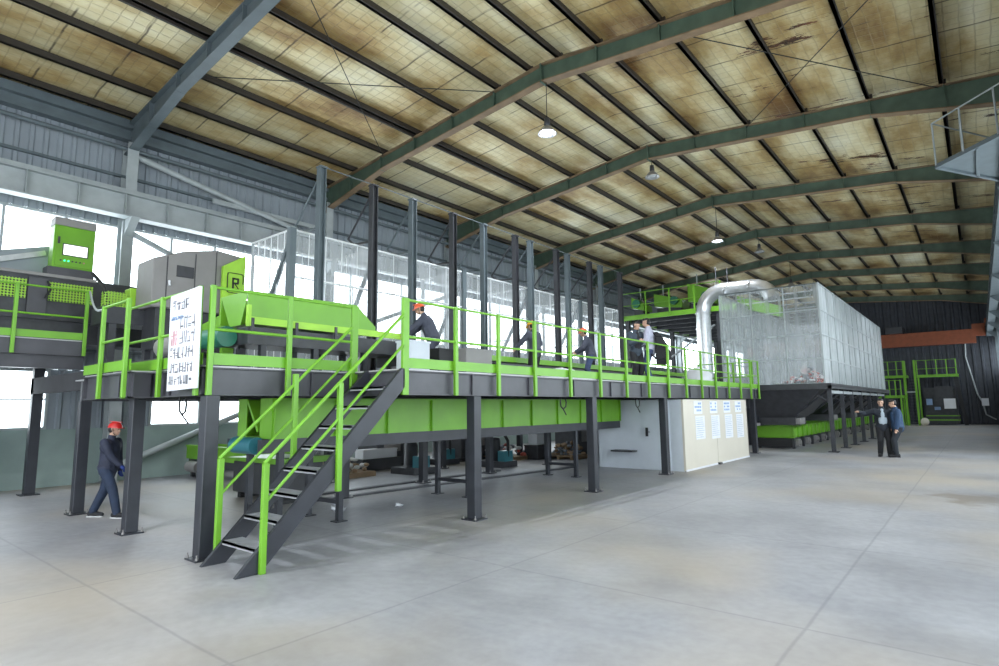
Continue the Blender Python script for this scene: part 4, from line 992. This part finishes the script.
for i, (x0, x1, y, z1, lab) in enumerate(((-6.2, -5.5, 25.2, 7.55, 'green sorting unit on the upper mezzanine, leftmost of three'), (-5.1, -3.6, 25.6, 7.65, 'long green sorting unit in the middle of the upper mezzanine'), (-3.2, -1.9, 25.4, 7.9, 'tall bright green sorting unit on the upper mezzanine beside the silver duct'))):
    t = thing('sorting_unit', lab, 'machine', ((x0+x1)/2, y, uz), 'sorting units on the upper mezzanine')
    mb = MB(); mb.hexa([(x0,y-.4,uz+.55),(x1,y-.4,uz+.35),(x1,y+.6,uz+.35),(x0,y+.6,uz+.55)], [(x0,y-.4,z1),(x1,y-.4,z1-.45),(x1,y+.6,z1-.45),(x0,y+.6,z1)]); mb.build('housing', G, t)
    mb = MB(); mb.box(x0+.1, x1-.1, y-.3, y+.5, uz, uz+.45); mb.build('underframe', DARK, t)
    mb = MB(); mb.tube([(x0+.35, y, z1-.1), (x0+.35, y, z1+.5)], .03, 6); mb.build('vent_pipe', PALE, t)
    mb = MB(); mb.tube([(x1-.4, y-.5, uz+.75), (x1-.4, y-.2, uz+.75)], .22, 12); mb.build('motor', TEALG, t)
t = thing('transfer_conveyor', 'green transfer conveyor on the upper mezzanine seen through the film enclosure', 'conveyor', (-.1, 26.5, uz))
mb = MB(); mb.hexa([(-1.0,25.6,uz+.1),(.9,25.6,uz-.55),(.9,26.4,uz-.55),(-1.0,26.4,uz+.1)], [(-1.0,25.6,uz+.65),(.9,25.6,uz-.05),(.9,26.4,uz-.05),(-1.0,26.4,uz+.65)]); mb.build('side_boards', G, t)
mb = MB(); mb.box(-.9, -.75, 25.7, 26.3, uz-.0, uz+.2); mb.build('stand', DARK, t)

# ------------------------------------------------------------------ far end
def far_platform(name, lab, x0, x1, y0, y1, zd, rails, legs, glab):
    t = thing(name, lab, 'platform', ((x0+x1)/2, (y0+y1)/2, 0))
    mb = MB(); mb.box(x0, x1, y0, y1, zd-.04, zd); mb.build('deck_plate', DARK, t)
    mb = MB(); mb.box(x0, x1, y0-.04, y0, zd-.12, zd+.1); mb.box(x1, x1+.04, y0, y1, zd-.12, zd+.1); mb.build('edge_beam', G, t)
    for x, y in legs:
        mb = MB(); mb.box(x-.06, x+.06, y-.06, y+.06, 0, zd-.04); mb.build('support_post', G, t)
    for a, b, n, ts in rails: railing(a, b, ts, n, glab, z0=zd-.1, zd=zd, zr=zd+1.3, kick=False, pw=.08, tw=.03)
far_platform('far_platform', 'green-edged platform over the dark press at the far wall', 3.85, 6.5, 55.4, 57.4, 3.95, [((3.85, 55.4), (6.5, 55.4), (0, -1), [.05, .7, 1.35, 2.0, 2.6])], [(3.95, 55.5)], 'green railing on the far platform over the dark press')
far_platform('far_walkway', 'narrow green walkway at the far wall left of the dark stairs', 1.2, 3.1, 56.2, 57.6, 4.0, [((1.2, 56.2), (3.1, 56.2), (0, -1), [.05, .65, 1.25, 1.85])], [(1.3, 56.3), (3.0, 56.3)], 'green railing on the narrow far walkway left of the dark stairs')
far_platform('low_platform', 'lower green platform at the far end just right of the film enclosure', 1.4, 3.0, 52.5, 55.0, 2.3, [((1.4, 52.5), (3.0, 52.5), (0, -1), [.05, .4, .8, 1.2, 1.55]), ], [(2.9, 52.6), (1.5, 54.8), (2.9, 54.8)], 'green railing on the lower far platform')
t = thing('far_stairs', 'dark stairs with green side posts climbing to the far platforms', 'staircase', (3.5, 56, 0))
for k in range(15):
    mb = MB(); mb.box(3.15, 3.8, 54.2+.18*k, 54.45+.18*k, .25*k+.2, .25*k+.24); mb.build('tread', FASC, t)
for x in (3.12, 3.83):
    mb = MB(); mb.bar((x, 54.1, .05), (x, 57.0, 3.9), .05, .25); mb.build('stringer', DARK, t)
    mb = MB(); mb.box(x-.07, x+.07, 54.0, 54.14, 0, 5.2); mb.build('side_post', G, t)
mb = MB(); mb.box(3.15, 3.8, 54.1, 54.16, 2.6, 2.72); mb.build('cross_rail', PALE, t)
t = thing('baling_press', 'dark baling press with a white panel under the far platform', 'machine', (5.2, 56.4, 0))
mb = MB(); mb.box(4.2, 6.3, 55.9, 57.2, .1, 3.0); mb.box(4.9, 6.1, 55.7, 55.9, 1.5, 3.1); mb.build('press_body', DARK, t)
mb = MB(); mb.box(5.45, 6.2, 55.6, 55.7, 1.3, 2.1); mb.build('white_panel', WHITE, t, label='white rectangular panel')
mb = MB(); mb.box(4.3, 4.7, 55.8, 55.9, 1.6, 2.1); mb.box(4.8, 5.2, 55.8, 55.9, 1.2, 1.45); mb.build('control_panel', BLUEINK, t)
mb = MB(); mb.box(4.2, 6.4, 55.85, 55.9, .35, .45); mb.box(4.2, 6.4, 55.85, 55.9, .7, .78); mb.build('green_trim', G, t)
mb = MB(); mb.bar((6.35, 55.6, 3.9), (6.75, 55.6, .02), .25, .25); single(mb, 'leaning_post', BLACK, 'black leaning post at the right edge of the far platform', 'post')
mb = MB(); mb.ell((4.2, 53.9, .3), (.28, .25, .32)); single(mb, 'cement_bag', CREAM, 'pale sack standing at the foot of the dark far stairs', 'sack')
t = thing('junction_box', 'small white junction box on the dark far wall at the right', 'box', (8.0, 57.85, 1.6))
mb = MB(); mb.box(7.8, 8.25, 57.70, 57.91, 1.5, 2.1); mb.build('box_body', WHITE, t)
mb = MB(); mb.tube([(7.2, 57.8, 7.0), (7.1, 57.8, 5.5), (7.6, 57.8, 2.4), (7.9, 57.8, 1.7)], .05, 6); mb.tube([(7.9, 57.8, 1.5), (8.0, 57.8, .8), (8.6, 57.8, .4)], .05, 6); mb.build('conduit', PALE, t)
# ------------------------------------------------------------------ people
SKIN = paint('skin', (.50,.30,.21), .55, var=.06)
HAIR = paint('black_hair', (.012,.010,.010), .5)
NAVY = paint('navy_workwear', (.022,.027,.052), .75, var=.2, scale=9)
GREYW = paint('slate_workwear', (.055,.060,.085), .8, var=.18, scale=9)
DENIM = paint('dark_denim', (.018,.030,.062), .8, var=.2, scale=9)
DENIM2 = paint('blue_denim', (.045,.065,.14), .8, var=.2, scale=9)
BLK = paint('black_cloth', (.012,.012,.015), .8, var=.2)
BLUEJ = paint('deep_blue_jacket', (.015,.045,.105), .7, var=.2)
SHIRT = paint('pale_check_shirt', (.42,.42,.52), .8, var=.12, scale=30)
SWEAT = paint('pale_blue_sweater', (.40,.46,.52), .85, var=.08)
HRED = paint('red_helmet', (.55,.022,.02), .25, var=.05)
HORA = paint('orange_red_helmet', (.75,.12,.045), .3, var=.05)
HYEL = paint('amber_helmet', (.80,.40,.04), .3, var=.05)
GLOVE = paint('blue_glove', (.015,.04,.22), .7)
SOLE = paint('white_sole', (.55,.55,.55), .7)

def remeshed(mb, name, mat, root, vox, smooth=6):
    me = bpy.data.meshes.new(name); me.from_pydata([tuple(v) for v in mb.v], [], mb.f)
    bm = bmesh.new(); bm.from_mesh(me); bmesh.ops.recalc_face_normals(bm, faces=bm.faces); bm.to_mesh(me); bm.free()
    ob = bpy.data.objects.new(name, me); COL.objects.link(ob)
    m = ob.modifiers.new('r', 'REMESH'); m.mode = 'VOXEL'; m.voxel_size = vox; m.use_smooth_shade = True
    s = ob.modifiers.new('s', 'SMOOTH'); s.factor = .5; s.iterations = smooth
    dg = bpy.context.evaluated_depsgraph_get(); dg.update()
    new = bpy.data.meshes.new_from_object(ob.evaluated_get(dg))
    new.name = name; ob.modifiers.clear(); ob.data = new
    new.materials.clear(); new.materials.append(mat)
    ob.parent = root; ob['_o'] = (0., 0., 0.)
    return ob
def limb(mb, pts, rs):
    mb.tube(pts, rs, 10)
    for p, r in zip(pts, rs): mb.ell(p, (r*.98, r*.98, r*.98), 10, 6)
def ik(a, c, l1, l2, hint):
    a, c = V(a), V(c); d = c - a; L = min(d.length, (l1+l2)*.995); d.normalize(); c = a + d*L
    x = (l1*l1 - l2*l2 + L*L)/(2*L); h = math.sqrt(max(0, l1*l1 - x*x))
    n = V(hint); n = (n - d*n.dot(d)).normalized()
    return a + d*x + n*h, c
def person(label, loc, rot, height, lean, hands, feet, face, jacket, trousers, top=None, helmet=None, hair=True, glove=None, elbows=((-.5,-.6,-.4),(.5,-.6,-.4)), shoe=None, group=None, open_front=None, pelvis_z=.93, curl=.5):
    r = bpy.data.objects.new('person', None); COL.objects.link(r); r['_o'] = (0.,0.,0.); r.empty_display_size = .2
    tag(r, label, 'person', group)
    P = V((0, 0, pelvis_z)); u = V((lean[0], lean[1], 1)).normalized()
    S = P + u*.50; Nk = S + u*.05; fd = V((math.sin(face[0])*math.cos(face[1]), math.cos(face[0])*math.cos(face[1]), math.sin(face[1])))
    hu = (V((0,0,1)) - fd*fd.z); hu.normalize(); hr = fd.cross(hu)
    Hc = Nk + u*.07 + hu*.10 + fd*.035
    side = V((1,0,0)) - u*u.x; side.normalize()
    sh = [S - side*.175 - u*.03, S + side*.175 - u*.03]; hip = [P + V((-.09,0,-.02)), P + V((.09,0,-.02))]
    fwd = V((0,1,0))
    el, wr, kn, an = [], [], [], []
    for k in (0, 1):
        e, w = ik(sh[k], hands[k], .285, .255, elbows[k]); el.append(e); wr.append(w)
        f = feet[k]; a0 = V((f[0], f[1], f[2]+.085)); q, a1 = ik(hip[k], a0, .43, .43, (0, 1, .1)); kn.append(q); an.append(a1)
    # ---- body
    b = MB()
    limb(b, [P, P+u*.2, S-u*.12], [.115, .11, .125]); b.ell(S-u*.1, (.17,.10,.12))
    limb(b, [S-u*.02, Nk+u*.05, Hc-hu*.06-fd*.01], [.062, .055, .055])
    def hp(x, y, z): return Hc + hr*x + fd*y + hu*z
    def hell(x, y, z, rx, ry, rz):
        o = len(b.v); b.ell((0,0,0), (rx,ry,rz), 14, 10); c = hp(x,y,z)
        for i in range(o, len(b.v)): v = b.v[i]; b.v[i] = tuple(c + hr*v[0] + fd*v[1] + hu*v[2])
    hell(0,-.008,.025,.075,.094,.092); hell(0,.02,-.045,.056,.066,.072); hell(0,.055,-.088,.028,.028,.024)
    b.tube([hp(0,.082,.012), hp(0,.105,-.028), hp(0,.088,-.04)], [.010,.016,.011], 8)
    hell(-.03,.080,.022,.022,.012,.008); hell(.03,.080,.022,.022,.012,.008); hell(0,.086,-.066,.024,.010,.007)
    hell(-.077,-.005,-.005,.010,.020,.032); hell(.077,-.005,-.005,.010,.020,.032)
    for k in (0, 1):
        limb(b, [sh[k], el[k], wr[k]], [.052, .040, .028])
        limb(b, [hip[k], kn[k], an[k]], [.082, .055, .040])
        fo = V((0, 1, 0)) if len(feet[k]) < 4 else V((math.sin(feet[k][3]), math.cos(feet[k][3]), 0))
        limb(b, [an[k]-V((0,0,.045))-fo*.03, an[k]-V((0,0,.05))+fo*.13], [.035, .03])
        d = (wr[k]-el[k]).normalized(); s = -1 if k == 0 else 1
        nrm = d.cross(V((0,0,1)) if abs(d.z) < .85 else fwd).normalized()
        acr = nrm if abs(d.z) < .85 else d.cross(nrm).normalized()
        pal = d.cross(acr).normalized()
        if pal.z > 0: pal = -pal
        hd = MB() if glove else b
        pc = wr[k] + d*.05
        hd.tube([wr[k]-d*.01, wr[k]+d*.03, wr[k]+d*.088], [.026, .036, .034], 10)
        for j, (off, ln) in enumerate(((-.030,.060),(-.011,.074),(.010,.070),(.029,.056))):
            p0 = wr[k] + d*.08 + acr*off; p1 = p0 + (d*.85+pal*.5*curl).normalized()*ln*.5; p2 = p1 + (d*.6+pal*curl*1.3).normalized()*ln*.32; p3 = p2 + (d*.3+pal*curl*1.7).normalized()*ln*.25
            hd.tube([p0, p1, p2, p3], [.0105,.0098,.009,.0075], 7)
        q0 = wr[k] + d*.03 + acr*.03*s*-1
        hd.tube([q0, q0 + (d*.6 - acr*s*.7 + pal*.3).normalized()*.04, q0 + (d*.9 - acr*s*.35 + pal*.5).normalized()*.075], [.013,.011,.009], 7)
        if glove:
            hd.tube([wr[k]-d*.07, wr[k]], [.042,.034], 10); remeshed(hd, 'glove', glove, r, .007, 2)
    remeshed(b, 'body', SKIN, r, .0095, 4)
    e = MB()
    for sx in (-1, 1): e.ell(hp(.029*sx, .086, .006), (.009,.008,.0045), 8, 5)
    e.build('eyes', BLK, r)
    m = MB(); m.ell(hp(0,.093,-.066), (.020,.006,.004), 8, 4); m.build('mouth', REDINK, r)
    # ---- trousers
    t = MB(); limb(t, [P+u*.06, P-V((0,0,.02))], [.135, .14]); t.ell(P, (.165,.13,.10))
    for k in (0, 1): limb(t, [hip[k], kn[k], an[k]+V((0,0,.01))], [.115, .088, .074])
    remeshed(t, 'trousers', trousers, r, .014, 4)
    for k in (0, 1):
        fo = V((0, 1, 0)) if len(feet[k]) < 4 else V((math.sin(feet[k][3]), math.cos(feet[k][3]), 0))
        s = MB(); a = V((an[k].x, an[k].y, feet[k][2])); limb(s, [a-fo*.05+V((0,0,.06)), a+fo*.06+V((0,0,.052)), a+fo*.17+V((0,0,.042))], [.058,.056,.045])
        s.v = [(x, y, max(z, feet[k][2]+.012)) for x, y, z in s.v]
        so = remeshed(s, 'shoe', shoe or BLK, r, .010, 3)
        q = MB(); sd = V((fo.y,-fo.x,0)); c0 = a-fo*.095; c1 = a+fo*.195
        q.hexa([c0-sd*.038, c0+sd*.038, c1+sd*.034, c1-sd*.034], [c0-sd*.04+V((0,0,.022)), c0+sd*.04+V((0,0,.022)), c1+sd*.036+V((0,0,.022)), c1-sd*.036+V((0,0,.022))])
        q.build('sole', SOLE if shoe else BLK, so)
    # ---- upper garment
    j = MB(); limb(j, [P-u*.04, P+u*.16, S-u*.14, S-u*.05], [.172, .165, .168, .12])
    j.ell(S-u*.12, (.225,.155,.16)); j.ell(P+u*.0, (.205,.165,.11)); limb(j, [S-u*.02, Nk+u*.025], [.085, .070])
    for k in (0, 1): limb(j, [sh[k], el[k], wr[k]-(wr[k]-el[k]).normalized()*.015], [.090, .075, .058])
    o = remeshed(j, 'jacket' if not top else top, jacket, r, .014, 4)
    if open_front:
        f = MB(); c = P+u*.17; f.ell(c+V((0,.078,0)), (.13,.10,.22), 12, 10); f.ell(P+u*.33+V((0,.085,0)), (.085,.095,.15), 12, 8); f.ell(S-u*.05+V((0,.07,0)), (.055,.075,.09)); remeshed(f, 'sweater', open_front, r, .012, 2)
    # ---- head wear
    if helmet:
        h = MB(); o0 = len(h.v)
        h.ell((0,-.005,.035), (.105,.125,.115), 20, 8, zmin=0.02)
        h.prism([(math.cos(a)*.118, -.005+math.sin(a)*.140+(.03 if math.sin(a)>.5 else 0)) for a in [2*PI*k/20 for k in range(20)]], 2, .030, .042)
        h.box(-.012,.012,-.12,.11,.140,.152)
        for i in range(len(h.v)): v = h.v[i]; h.v[i] = tuple(Hc + hr*v[0] + fd*v[1] + hu*v[2])
        h.build('helmet', helmet, r)
        st = MB(); st.tube([hp(-.085,.0,.03), hp(-.075,.02,-.07), hp(0,.045,-.115), hp(.075,.02,-.07), hp(.085,0,.03)], .006, 6); st.build('chin_strap', BLK, r)
    h = MB(); o0 = len(h.v); h.ell((0,-.018,.035), (.084,.100,.092), 16, 9, zmin=.24); h.ell((0,-.050,.0), (.080,.066,.085), 12, 8); 
    if not helmet: h.ell((0,.045,.098), (.058,.042,.028), 10, 6)
    for i in range(len(h.v)): v = h.v[i]; h.v[i] = tuple(Hc + hr*v[0] + fd*v[1] + hu*v[2])
    h.build('hair', HAIR, r)
    k = height/1.72; r.scale = (k, k, k); r.rotation_euler = (0, 0, rot); r.location = loc
    return r
def rot_for(fx, fy): return math.atan2(-fx, fy)
# walker under the deck corner
person('person in red hard hat, dark jacket and jeans walking beneath the deck corner', (-4.36,.36,0), rot_for(.80,.60), 1.60, (0,.06), ((-.2,.10,.86),(.17,.36,.98)), ((-.08,-.30,0),(.07,.28,0)), (-.1,-.1), NAVY, DENIM, helmet=HRED, glove=GLOVE, shoe=BLK)
# sorters at the belt
person('person in orange-red hard hat leaning left over the belt beside the stair head', (-.90,4.98,ZD), rot_for(-.80,-.60), 1.57, (0,.42), ((-.16,.62,1.02),(.16,.60,1.0)), ((-.10,-.04,0),(.10,.04,0)), (.0,-.35), GREYW, GREYW, helmet=HORA)
person('person in amber hard hat with back turned, one arm stretched to the belt', (-.90,8.6,ZD), rot_for(-.93,.25), 1.55, (0,.20), ((-.42,.40,.98),(.22,.34,1.0)), ((-.10,0,0),(.10,0,0)), (-.1,-.35), GREYW, BLK, helmet=HYEL)
person('person in orange-red hard hat and blue trousers at the belt, furthest of the sorters', (-.90,11.35,ZD), rot_for(-.85,-.50), 1.64, (0,.26), ((-.2,.46,1.02),(.18,.44,1.0)), ((-.10,0,0),(.10,0.04,0)), (.05,-.35), GREYW, DENIM2, helmet=HORA)
# visitors on the deck
v1 = person('person in open blue-grey jacket with hands raised together, standing on the deck', (.3,11.78,ZD), rot_for(.85,-.52), 1.74, (0,.03), ((-.03,.26,1.18),(.05,.27,1.20)), ((-.1,0,0),(.1,0,0)), (-.3,-.2), paint('slate_blue_jacket', (.042,.058,.080), .75, var=.15), BLK, open_front=BLK)
v2 = person('person in pale shirt and jeans wearing a black backpack, standing on the deck', (.6,12.05,ZD), rot_for(-.86,-.35), 1.84, (0,.03), ((-.08,.30,1.02),(.10,.30,1.0)), ((-.1,0,0),(.1,0,0)), (.1,-.15), SHIRT, DENIM2, top='shirt')
t = thing('backpack', 'large black backpack on the back of the person in the pale shirt', 'backpack', (.86,12.15,3.0))
bd = V((.86,.35,0)).normalized(); bs = V((-bd.y, bd.x, 0)); c = V((.6,12.05,0))
mb = MB()
for z, w, d in ((3.02,.17,.30),(3.2,.20,.36),(3.45,.20,.34),(3.7,.18,.24),(3.86,.12,.12)): pass
def ringq(z, w, d0, d1): return [c+bd*d0-bs*w+V((0,0,z)), c+bd*d0+bs*w+V((0,0,z)), c+bd*d1+bs*w*.85+V((0,0,z)), c+bd*d1-bs*w*.85+V((0,0,z))]
L_ = [ringq(2.95,.17,.17,.40), ringq(3.12,.21,.16,.54), ringq(3.5,.21,.165,.50), ringq(3.75,.19,.16,.36), ringq(3.9,.14,.15,.24)]
for a, b in zip(L_, L_[1:]): mb.hexa(a, b)
mb.build('pack', BLK, t, bevel=.02)
mb = MB(); mb.hexa(ringq(3.1,.14,.52,.59), ringq(3.38,.14,.50,.56)); mb.build('front_pocket', BLK, t, bevel=.015)
for s in (-1, 1):
    mb = MB(); q = [c+bd*.17+bs*.12*s+V((0,0,3.80)), c+bd*.04+bs*.12*s+V((0,0,3.965)), c-bd*.10+bs*.13*s+V((0,0,3.86)), c-bd*.155+bs*.14*s+V((0,0,3.62)), c-bd*.05+bs*.185*s+V((0,0,3.35)), c+bd*.17+bs*.16*s+V((0,0,3.15))]
    mb.tube(q, .02, 6); mb.build('strap', BLK, t)
# two men on the hall floor
person('person in dark jacket over pale blue sweater, arm stretched out pointing left', (5.03,20.85,0), rot_for(.25,-.97), 1.93, (0,.02), ((-.21,.02,.78),(.62,.10,1.36)), ((-.12,.05,0,-.2),(.12,-.03,0,.3)), (.25,-.05), paint('dark_blue_blazer', (.012,.017,.028), .7), BLK, open_front=SWEAT, curl=.3)
person('person in deep blue jacket and dark trousers, standing closest to the pointing man', (5.47,20.8,0), rot_for(-.80,-.35), 1.90, (0,.06), ((-.2,.12,.82),(.19,.20,.85)), ((-.10,.14,0),(.10,.08,0)), (.1,-.2), BLUEJ, paint('charcoal_trousers', (.018,.022,.03), .8), hair=True)

# ------------------------------------------------------------------ light
w = bpy.data.worlds.new('sky'); sc.world = w; w.use_nodes = True
nt = w.node_tree; bg = nt.nodes['Background']
bg.inputs[0].default_value = (0.86, 0.94, 1.0, 1); bg.inputs[1].default_value = SKY
def portal(loc, rot, sx, sy):
    l = bpy.data.lights.new('sky_portal', 'AREA'); l.shape = 'RECTANGLE'; l.size = sx; l.size_y = sy; l.cycles.is_portal = True
    o = bpy.data.objects.new('sky_portal', l); COL.objects.link(o); o.location = loc; o.rotation_euler = rot
LY = YN-YS
portal((XL-.2, (YS+YN)/2, (ZC0+ZC1)/2), (0, -PI/2, 0), ZC1-ZC0, LY)
portal((XL-.2, (YS+YN)/2, (ZW0+ZW1)/2), (0, -PI/2, 0), ZW1-ZW0, LY)
portal((XR+.2, (YS+YN)/2, 5.3), (0, PI/2, 0), 2.2, LY)
portal((2.2, YS-.1, 3.1), (PI/2, 0, PI), 12.4, 6.2)
for i, (x, y, z) in enumerate(LAMPS):
    l = bpy.data.lights.new('lamp_light', 'SPOT'); l.energy = LAMP_W*(1.0 if i else 1.6); l.color = (.86,.92,1.0); l.shadow_soft_size = .10; l.spot_size = math.radians(150); l.spot_blend = .5
    o = bpy.data.objects.new('lamp_light', l); COL.objects.link(o); o.location = (x, y, z-.04)

# ------------------------------------------------------------------ camera
cam = bpy.data.cameras.new('camera'); co = bpy.data.objects.new('camera', cam); COL.objects.link(co)
R_ = V((0.77404, 0.633034, -0.01139)); U_ = V((0.088157, -0.089944, 0.992038)); F_ = V((-0.626969, 0.768881, 0.125426))
M = Matrix.Identity(4)
for r_ in range(3): M[r_][0] = R_[r_]; M[r_][1] = U_[r_]; M[r_][2] = -F_[r_]
M.translation = V((7.7311, -3.4312, 1.85)); co.matrix_world = M
cam.sensor_width = 36; cam.lens = 584.31/999*36; cam.clip_start = .05; cam.clip_end = 300
sc.camera = co
sc.view_settings.view_transform = 'Standard'; sc.view_settings.look = 'None'; sc.view_settings.gamma = 1
sc.view_settings.use_curve_mapping = False; sc.view_settings.exposure = EXPO
try:
    sc.cycles.use_denoising = True; sc.cycles.denoiser = 'OPENIMAGEDENOISE'
    sc.cycles.max_bounces = 10; sc.cycles.diffuse_bounces = 6; sc.cycles.transparent_max_bounces = 24
    sc.cycles.sample_clamp_indirect = 8; sc.cycles.caustics_reflective = False; sc.cycles.caustics_refractive = False
except Exception: pass
for o in sc.objects:
    if '_o' in o.keys(): del o['_o']
